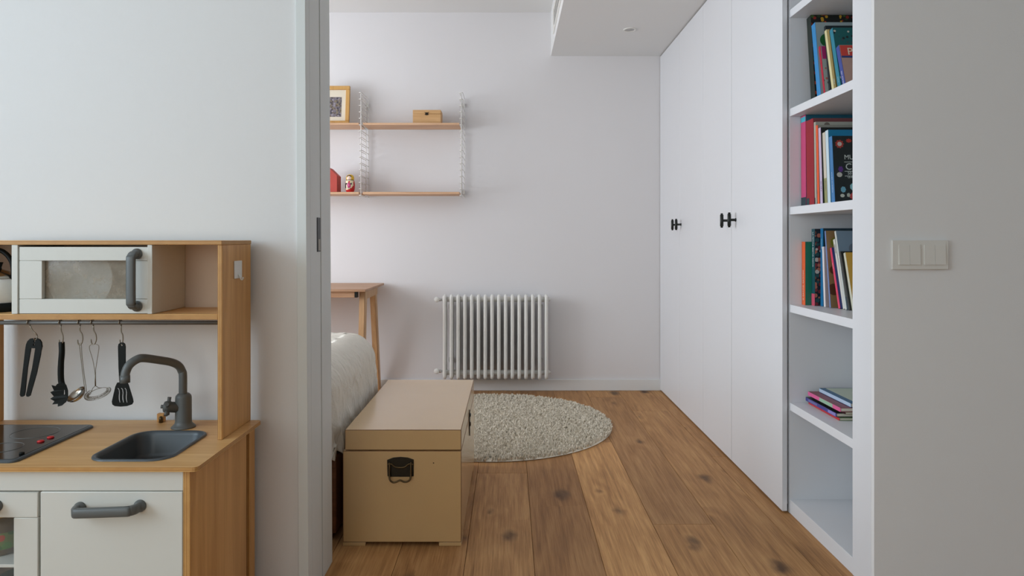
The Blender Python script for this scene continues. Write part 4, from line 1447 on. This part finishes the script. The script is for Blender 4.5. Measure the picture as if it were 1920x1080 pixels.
# ------------------------------------------------------------------ rug
rug = thing('round_rug', 'round pale grey shaggy rug on the oak floor', 'rug', (-.10, 4.06, 0))
rc, rr = Vector((-.10, 4.06, 0)), .705
bm = bmnew(); lathe(bm, [(0, .0006), (rr - .008, .0006), (rr - .002, .003), (rr - .006, .006), (rr - .03, .007), (0, .007)], rc, n=96)
obj('backing', bm, M['rug'], rug)
nc_, per = 15500, 6
nt_ = nc_ * per
rng = np.random.default_rng(5)
ra = (rr - .004) * np.sqrt(rng.random(nc_)); an = rng.random(nc_) * 2 * np.pi
ccx, ccy = rc.x + ra * np.cos(an), rc.y + ra * np.sin(an)      # yarn clumps
ch = .014 + .009 * rng.random(nc_)
tilt = rng.normal(0, .004, (nc_, 2))
ccx, ccy, ch, ra_ = (np.repeat(v, per) for v in (ccx, ccy, ch, ra))
ba = rng.random(nt_) * 2 * np.pi
bxs, bys = ccx + .0014 * np.cos(ba), ccy + .0014 * np.sin(ba)
lx = .0042 * np.cos(ba) * (.5 + rng.random(nt_)) + np.repeat(tilt[:, 0], per)
ly = .0042 * np.sin(ba) * (.5 + rng.random(nt_)) + np.repeat(tilt[:, 1], per)
yaw = ba + np.pi / 2
hh = ch * (.8 + .3 * rng.random(nt_))
z0_ = np.where(ra_ > rr - .02, .003, .006)
w0 = .0019
V = np.zeros((nt_, 6, 3))
cx_, sx_ = np.cos(yaw), np.sin(yaw)
for lev, (f_, ww) in enumerate(((0, 1.0), (.6, 1.2), (1.0, .6))):
    for s_, sg in enumerate((-1, 1)):
        V[:, lev * 2 + s_, 0] = bxs + lx * f_ ** 1.5 + sg * ww * w0 * cx_
        V[:, lev * 2 + s_, 1] = bys + ly * f_ ** 1.5 + sg * ww * w0 * sx_
        V[:, lev * 2 + s_, 2] = z0_ + hh * f_
idx = np.arange(nt_)[:, None] * 6
Fq = np.concatenate([idx + np.array([[0, 1, 3, 2]]), idx + np.array([[2, 3, 5, 4]])])
me = bpy.data.meshes.new('pile')
me.from_pydata(V.reshape(-1, 3).tolist(), [], Fq.tolist()); me.update()
me.polygons.foreach_set('use_smooth', [True] * len(me.polygons))
me.materials.append(M['rug'])
obj('pile', None, None, rug, me=me, kind='stuff')

# ------------------------------------------------------------------ desk
DSX, DSZ = -.905, .782
dsk = thing('desk', 'light oak desk with trestle legs in the far corner behind the bed', 'desk', (-1.5, 4.6, 0))
bm = bmnew(); bx(bm, -2.2, DSX, 4.30, 4.935, DSZ - .016, DSZ, .003, 2)
obj('desk_top', bm, M['deskwood'], dsk)


def bar(name, p0, p1, w_, d_, mat, parent):
    """rectangular bar between two points, w_ along X, d_ across"""
    p0, p1 = Vector(p0), Vector(p1)
    ax = (p1 - p0).normalized(); s_ = Vector((1, 0, 0)); t_ = ax.cross(s_).normalized()
    b_ = bmnew()
    vs_ = []
    for p in (p0, p1):
        vs_.append([b_.verts.new(p + s_ * (w_ / 2 * a_) + t_ * (d_ / 2 * c2)) for a_, c2 in ((-1, -1), (1, -1), (1, 1), (-1, 1))])
    for j in range(4):
        b_.faces.new((vs_[0][j], vs_[0][(j + 1) % 4], vs_[1][(j + 1) % 4], vs_[1][j]))
    b_.faces.new(vs_[0][::-1]); b_.faces.new(vs_[1])
    bmesh.ops.bevel(b_, geom=b_.edges[:], offset=.004, segments=2, affect='EDGES', clamp_overlap=True)
    return obj(name, b_, mat, parent)


for xl in (-.945, -2.12):
    bar('leg', (xl, 4.42, DSZ - .017), (xl, 4.335, .001), .038, .064, M['legwood'], dsk)
    bar('leg', (xl, 4.74, DSZ - .050), (xl, 4.905, .001), .038, .064, M['legwood'], dsk)
    bar('crossbar', (xl, 4.40, DSZ - .045), (xl, 4.80, DSZ - .045), .036, .055, M['legwood'], dsk)
bm = bmnew(); bx(bm, -2.08, -.985, 4.345, 4.365, DSZ - .055, DSZ - .0165, .002)
obj('apron', bm, M['shelfwood'], dsk)
bm = bmnew(); bx(bm, -.984, -.966, 4.340, 4.37, DSZ - .055, DSZ - .0165, .001)
obj('bracket', bm, M['black'], dsk, label='small black metal bracket')

# ------------------------------------------------------------------ wall shelf with wire ladders
SYF, SYB = 4.73, 4.945
shf = thing('wall_shelf', 'wall shelf of two wooden boards hung between white wire ladders', 'shelf', (-.7, 4.95, 1.4))
rung_me = None
lad_x = (-1.029, -.333, -1.76)
ztop, zbot = 2.112, 1.402
for lx_ in lad_x:
    b_ = bmnew()
    tube(b_, [(lx_, SYF + .006, zbot - .004), (lx_, SYF + .006, ztop)], .0030, 8)
    for s_ in (-1, 1):
        tube(b_, [(lx_ + .010 * s_, SYB - .004, zbot - .004), (lx_ + .010 * s_, SYB - .004, ztop)], .0027, 8)
    for zz_ in (zbot + .02, ztop - .06):
        bx(b_, lx_ - .012, lx_ + .012, SYB, YB - .0005, zz_, zz_ + .03, .002)
    ld_ = obj('wire_ladder', b_, M['wire'], shf)
    for i in range(17):
        if rung_me is None:
            b_ = bmnew()
            tube(b_, smooth_path([(-.0105, SYB - .002, 0), (-.0105, SYF + .02, 0), (-.009, SYF - .008, 0), (0, SYF - .014, 0), (.009, SYF - .008, 0), (.0105, SYF + .02, 0), (.0105, SYB - .002, 0)], 3), .0023, 6)
            rung_me = mesh_of(b_, 'rung', M['wire'])
        o = obj('rung', None, None, ld_, me=rung_me, local=True)
        o.location = (lx_, 0, zbot + (ztop - zbot) * i / 16)
for zt_, th_ in ((1.905, .015), (1.4262, .017)):
    for x0, x1 in ((-1.745, -1.043), (-1.015, -.347)):
        bm = bmnew(); bx(bm, x0, x1, SYF, SYB - .012, zt_ - th_, zt_, .0015, 1)
        obj('board', bm, M['shelfwood'], shf)

# picture frame leaning on the upper board
zb = 1.9055
ang = R(7)
pf = thing('picture_frame', 'wooden picture frame with cream mat leaning on the upper wall shelf', 'picture frame', (-1.245, 4.835, zb), (-ang, 0, 0))
fw, fh, ft = .225, .282, .022
for nm, a_ in (('moulding', (-fw / 2, fw / 2, fh - .027, fh)), ('moulding', (-fw / 2, fw / 2, 0, .027)), ('moulding', (-fw / 2, -fw / 2 + .027, .027, fh - .027)), ('moulding', (fw / 2 - .027, fw / 2, .027, fh - .027))):
    b_ = bmnew(); bx(b_, a_[0], a_[1], -ft, 0, a_[2], a_[3], .002, 1)
    obj(nm, b_, M['framewood'], pf, local=True)
b_ = bmnew(); bx(b_, -fw / 2 + .02, fw / 2 - .02, -ft + .012, -ft + .015, .02, fh - .02)
obj('mat_board', b_, pm('mat_cream', lin(232, 222, 202), .9, bump=.05), pf, local=True)
b_ = bmnew(); bx(b_, -.058, .055, -ft + .0112, -ft + .0119, .058, .202)
obj('picture', b_, blotch('old_street_print', lin(120, 112, 122), [lin(90, 80, 78), lin(150, 142, 150), lin(104, 88, 70), lin(130, 118, 96), lin(70, 66, 74)], 70, .6), pf, local=True)

# wooden box with clasp
wb = thing('wooden_box', 'small plain wooden box with dark clasp on the upper wall shelf', 'box', (-.57, 4.83, zb))
bx0, bx1 = P(774, 0, 4.775).x, P(826.5, 0, 4.775).x
bz1 = P(0, 206, 4.775).z
bm = bmnew(); bx(bm, bx0, bx1, 4.775, 4.90, zb + .0003, bz1 - .028, .0015, 1); obj('body', bm, M['boxwood'], wb)
bm = bmnew(); bx(bm, bx0, bx1, 4.775, 4.90, bz1 - .0274, bz1, .0015, 1); obj('lid', bm, M['boxwood'], wb)
xm = P(800, 0, 4.775).x; zq = bz1 - .026
b_ = bmnew()
prism(b_, [(xm - .016, 4.7748, zq + .010), (xm - .006, 4.7748, zq + .006), (xm, 4.7748, zq + .009), (xm + .006, 4.7748, zq + .006), (xm + .016, 4.7748, zq + .010), (xm + .008, 4.7748, zq), (xm + .014, 4.7748, zq - .008), (xm, 4.7748, zq - .012), (xm - .014, 4.7748, zq - .008), (xm - .008, 4.7748, zq)], (0, -.003, 0))
obj('clasp', b_, M['bronze'], wb)

# nesting doll
zb2 = 1.4266
ndx, ndy = P(656.5, 0, 4.79).x, 4.79
nd = thing('nesting_doll', 'painted wooden nesting doll with yellow scarf and red base on the lower shelf', 'doll', (ndx, ndy, zb2))
hN = (360 - 326.5) * 4.79 / F
prof = [(0, 0), (.68, 0), (.78, .03), (.92, .15), (1.0, .32), (.98, .48), (.90, .60), (.82, .655), (.80, .70), (.83, .76), (.80, .85), (.66, .93), (.42, .98), (.16, 1.0), (0, 1.0)]
prof_s = smooth_path([(r_ * .0335, z_ * hN, 0) for r_, z_ in prof], 5)
b_ = bmnew(); lathe(b_, [(max(0, p.x), p.y) for p in prof_s[1:-1]], (ndx, ndy, zb2 + .0002), n=72)
dm = [pm('doll_red', lin(200, 24, 30), .3, bump=.02), pm('doll_yellow', lin(232, 186, 40), .3, bump=.02), pm('doll_skin', lin(240, 208, 190), .35, bump=.02),
      pm('doll_black', lin(24, 20, 22), .3, bump=.02), pm('doll_cream', lin(236, 224, 186), .35, bump=.02), pm('doll_magenta', lin(176, 34, 96), .3, bump=.02), pm('doll_rose', lin(210, 90, 140), .3, bump=.02)]
for f in b_.faces:
    c_ = f.calc_center_median()
    z_ = (c_.z - zb2) / hN; x_ = (c_.x - ndx) / .0335; front = c_.y < ndy
    mi = 0
    if z_ > .665: mi = 1
    elif z_ > .16 + .26 * max(0, x_) ** 2 + .05 * x_: mi = 4 if front and abs(x_ - .0) < .80 else 0
    if front:
        dface = math.hypot((x_ + .08) / .50, (z_ - .79) / .135)
        if dface < 1.22 and z_ > .83 + .1 * (x_ + .08) ** 2: mi = 3
        if dface < 1.0 and z_ < .90 - .35 * abs(x_ + .08) ** 2: mi = 2
        if .655 < z_ < .69 and abs(x_) < .85: mi = 3
        if .16 < z_ < .64:
            fl = math.hypot((x_ + .05) / .42, (z_ - .38) / .15)
            if fl < 1.0: mi = 5
            if fl < .45: mi = 6
            if 1.0 < fl < 1.55 and math.sin(9 * math.atan2(z_ - .38, x_ + .05)) > .55: mi = 3
            if math.hypot((x_ - .05) / .2, (z_ - .57) / .05) < 1: mi = 0
            if x_ < -.62 and .2 < z_ < .52: mi = 3
    f.material_index = mi
obj('painted_body', b_, dm, nd)
for ex in (-.25, .09):
    b_ = bmnew(); pz = zb2 + .80 * hN; px_ = ndx + ex * .0335
    yy_ = ndy - math.sqrt(max(0, (.815 * .0335) ** 2 - (px_ - ndx) ** 2))
    lathe(b_, [(.0022, 0), (.002, .0006), (0, .0008)], (px_, yy_ + .0002, pz), direction=(0, -1, 0), n=10); obj('eye', b_, dm[3], nd)
b_ = bmnew(); lathe(b_, [(.0026, 0), (.002, .0006), (0, .0008)], (ndx - .08 * .0335, ndy - .811 * .0335, zb2 + .725 * hN), direction=(0, -1, 0), n=10); obj('mouth', b_, dm[0], nd)

# red house-shaped block
hx1 = P(632, 0, 4.76).x
b_ = bmnew(); hx0 = hx1 - .115
zr = P(0, 329, 4.76).z; zpk = P(0, 317, 4.76).z
prism(b_, [(hx0, 4.76, zb2 + .0003), (hx1, 4.76, zb2 + .0003), (hx1, 4.76, zr), ((hx0 + hx1) / 2, 4.76, zpk + .012), (hx0, 4.76, zr)], (0, .11, 0))
bmesh.ops.bevel(b_, geom=b_.edges[:], offset=.0015, segments=1, affect='EDGES')
ho = obj('house_block', b_, pm('red_card', lin(190, 76, 66), .7, bump=.06, var=.06, vscale=30))
ho['label'] = 'red house-shaped box at the left end of the lower wall shelf'; ho['category'] = 'box'

# ------------------------------------------------------------------ radiator
RYF = 4.83
rd = thing('radiator', 'white column radiator with sixteen tubes on the back wall', 'radiator', ((P(930, 0, 4.86).x), 4.86, .10))
rx0 = P(833.5, 0, RYF).x; rx1 = P(1024.5, 0, RYF).x
zt_, zb_ = P(0, 553, RYF).z, P(0, 711, RYF).z
b_ = bmnew(); r_ = .0127
pts = [(0, 0, zb_ + .03), (0, 0, zt_ - .03)]
tube(b_, smooth_path([(0, .034, zb_ + .012), (0, .014, zb_ + .008), (0, .002, zb_ + .018), (0, 0, zb_ + .045)], 4) + smooth_path([(0, 0, zt_ - .045), (0, .002, zt_ - .022), (0, .014, zt_ - .0127), (0, .034, zt_ - .0127)], 4), r_, 14)
tube(b_, smooth_path([(0, .034, zb_ + .012), (0, .056, zb_ + .008), (0, .068, zb_ + .018), (0, .07, zb_ + .045)], 4) + smooth_path([(0, .07, zt_ - .045), (0, .068, zt_ - .022), (0, .056, zt_ - .0127), (0, .034, zt_ - .0127)], 4), r_, 14)
tube(b_, smooth_path([(0, .035, zb_ + .010), (0, .035, zt_ - .013)], 3), r_, 14)
col_me = mesh_of(b_, 'column', M['radiator'])
for i in range(16):
    o = obj('column', None, None, rd, me=col_me, local=True)
    o.location = Vector((rx0 + (rx1 - rx0) * i / 15, RYF + .0, 0)) - rd.location
for zc_ in (zt_ - .034, zb_ + .042):
    bm = bmnew(); tube(bm, [(rx0 - .016, RYF + .035, zc_), (rx1 + .016, RYF + .035, zc_)], .0185, 18)
    obj('header', bm, M['radiator'], rd)
for i, zc_ in enumerate((P(0, 562, 4.865).z, P(0, 696, 4.865).z)):
    bm = bmnew()
    lathe(bm, [(.009, 0), (.009, .012), (.012, .012), (.012, .024), (.008, .026), (.008, .034)], (rx0 - .016, RYF + .035, zc_), direction=(-1, 0, 0), n=18)
    vb = obj('valve_body', bm, M['chrome'], rd)
    bm = bmnew()
    lathe(bm, [(.010, 0), (.0185, .004), (.0195, .012), (.0185, .030), (.014, .034), (0, .035)], (rx0 - .058, RYF + .045, zc_), direction=(0, -1, .1), n=24)
    obj('valve_cap', bm, M['white'], vb)
for zc_ in (zt_ - .034, zb_ + .042):
    bm = bmnew(); lathe(bm, [(.015, 0), (.015, .006), (.008, .008), (.008, .016), (.005, .017)], (rx1 + .016, RYF + .035, zc_), direction=(1, 0, 0), n=18)
    obj('plug', bm, M['radiator'], rd)
for x_ in (rx0 + .03, rx1 - .03):
    for zc_ in (zt_ - .09, zb_ + .12):
        bm = bmnew(); bx(bm, x_ - .008, x_ + .008, RYF + .084, YB - .0005, zc_ - .015, zc_ + .015, .002)
        obj('wall_bracket', bm, M['radiator'], rd)
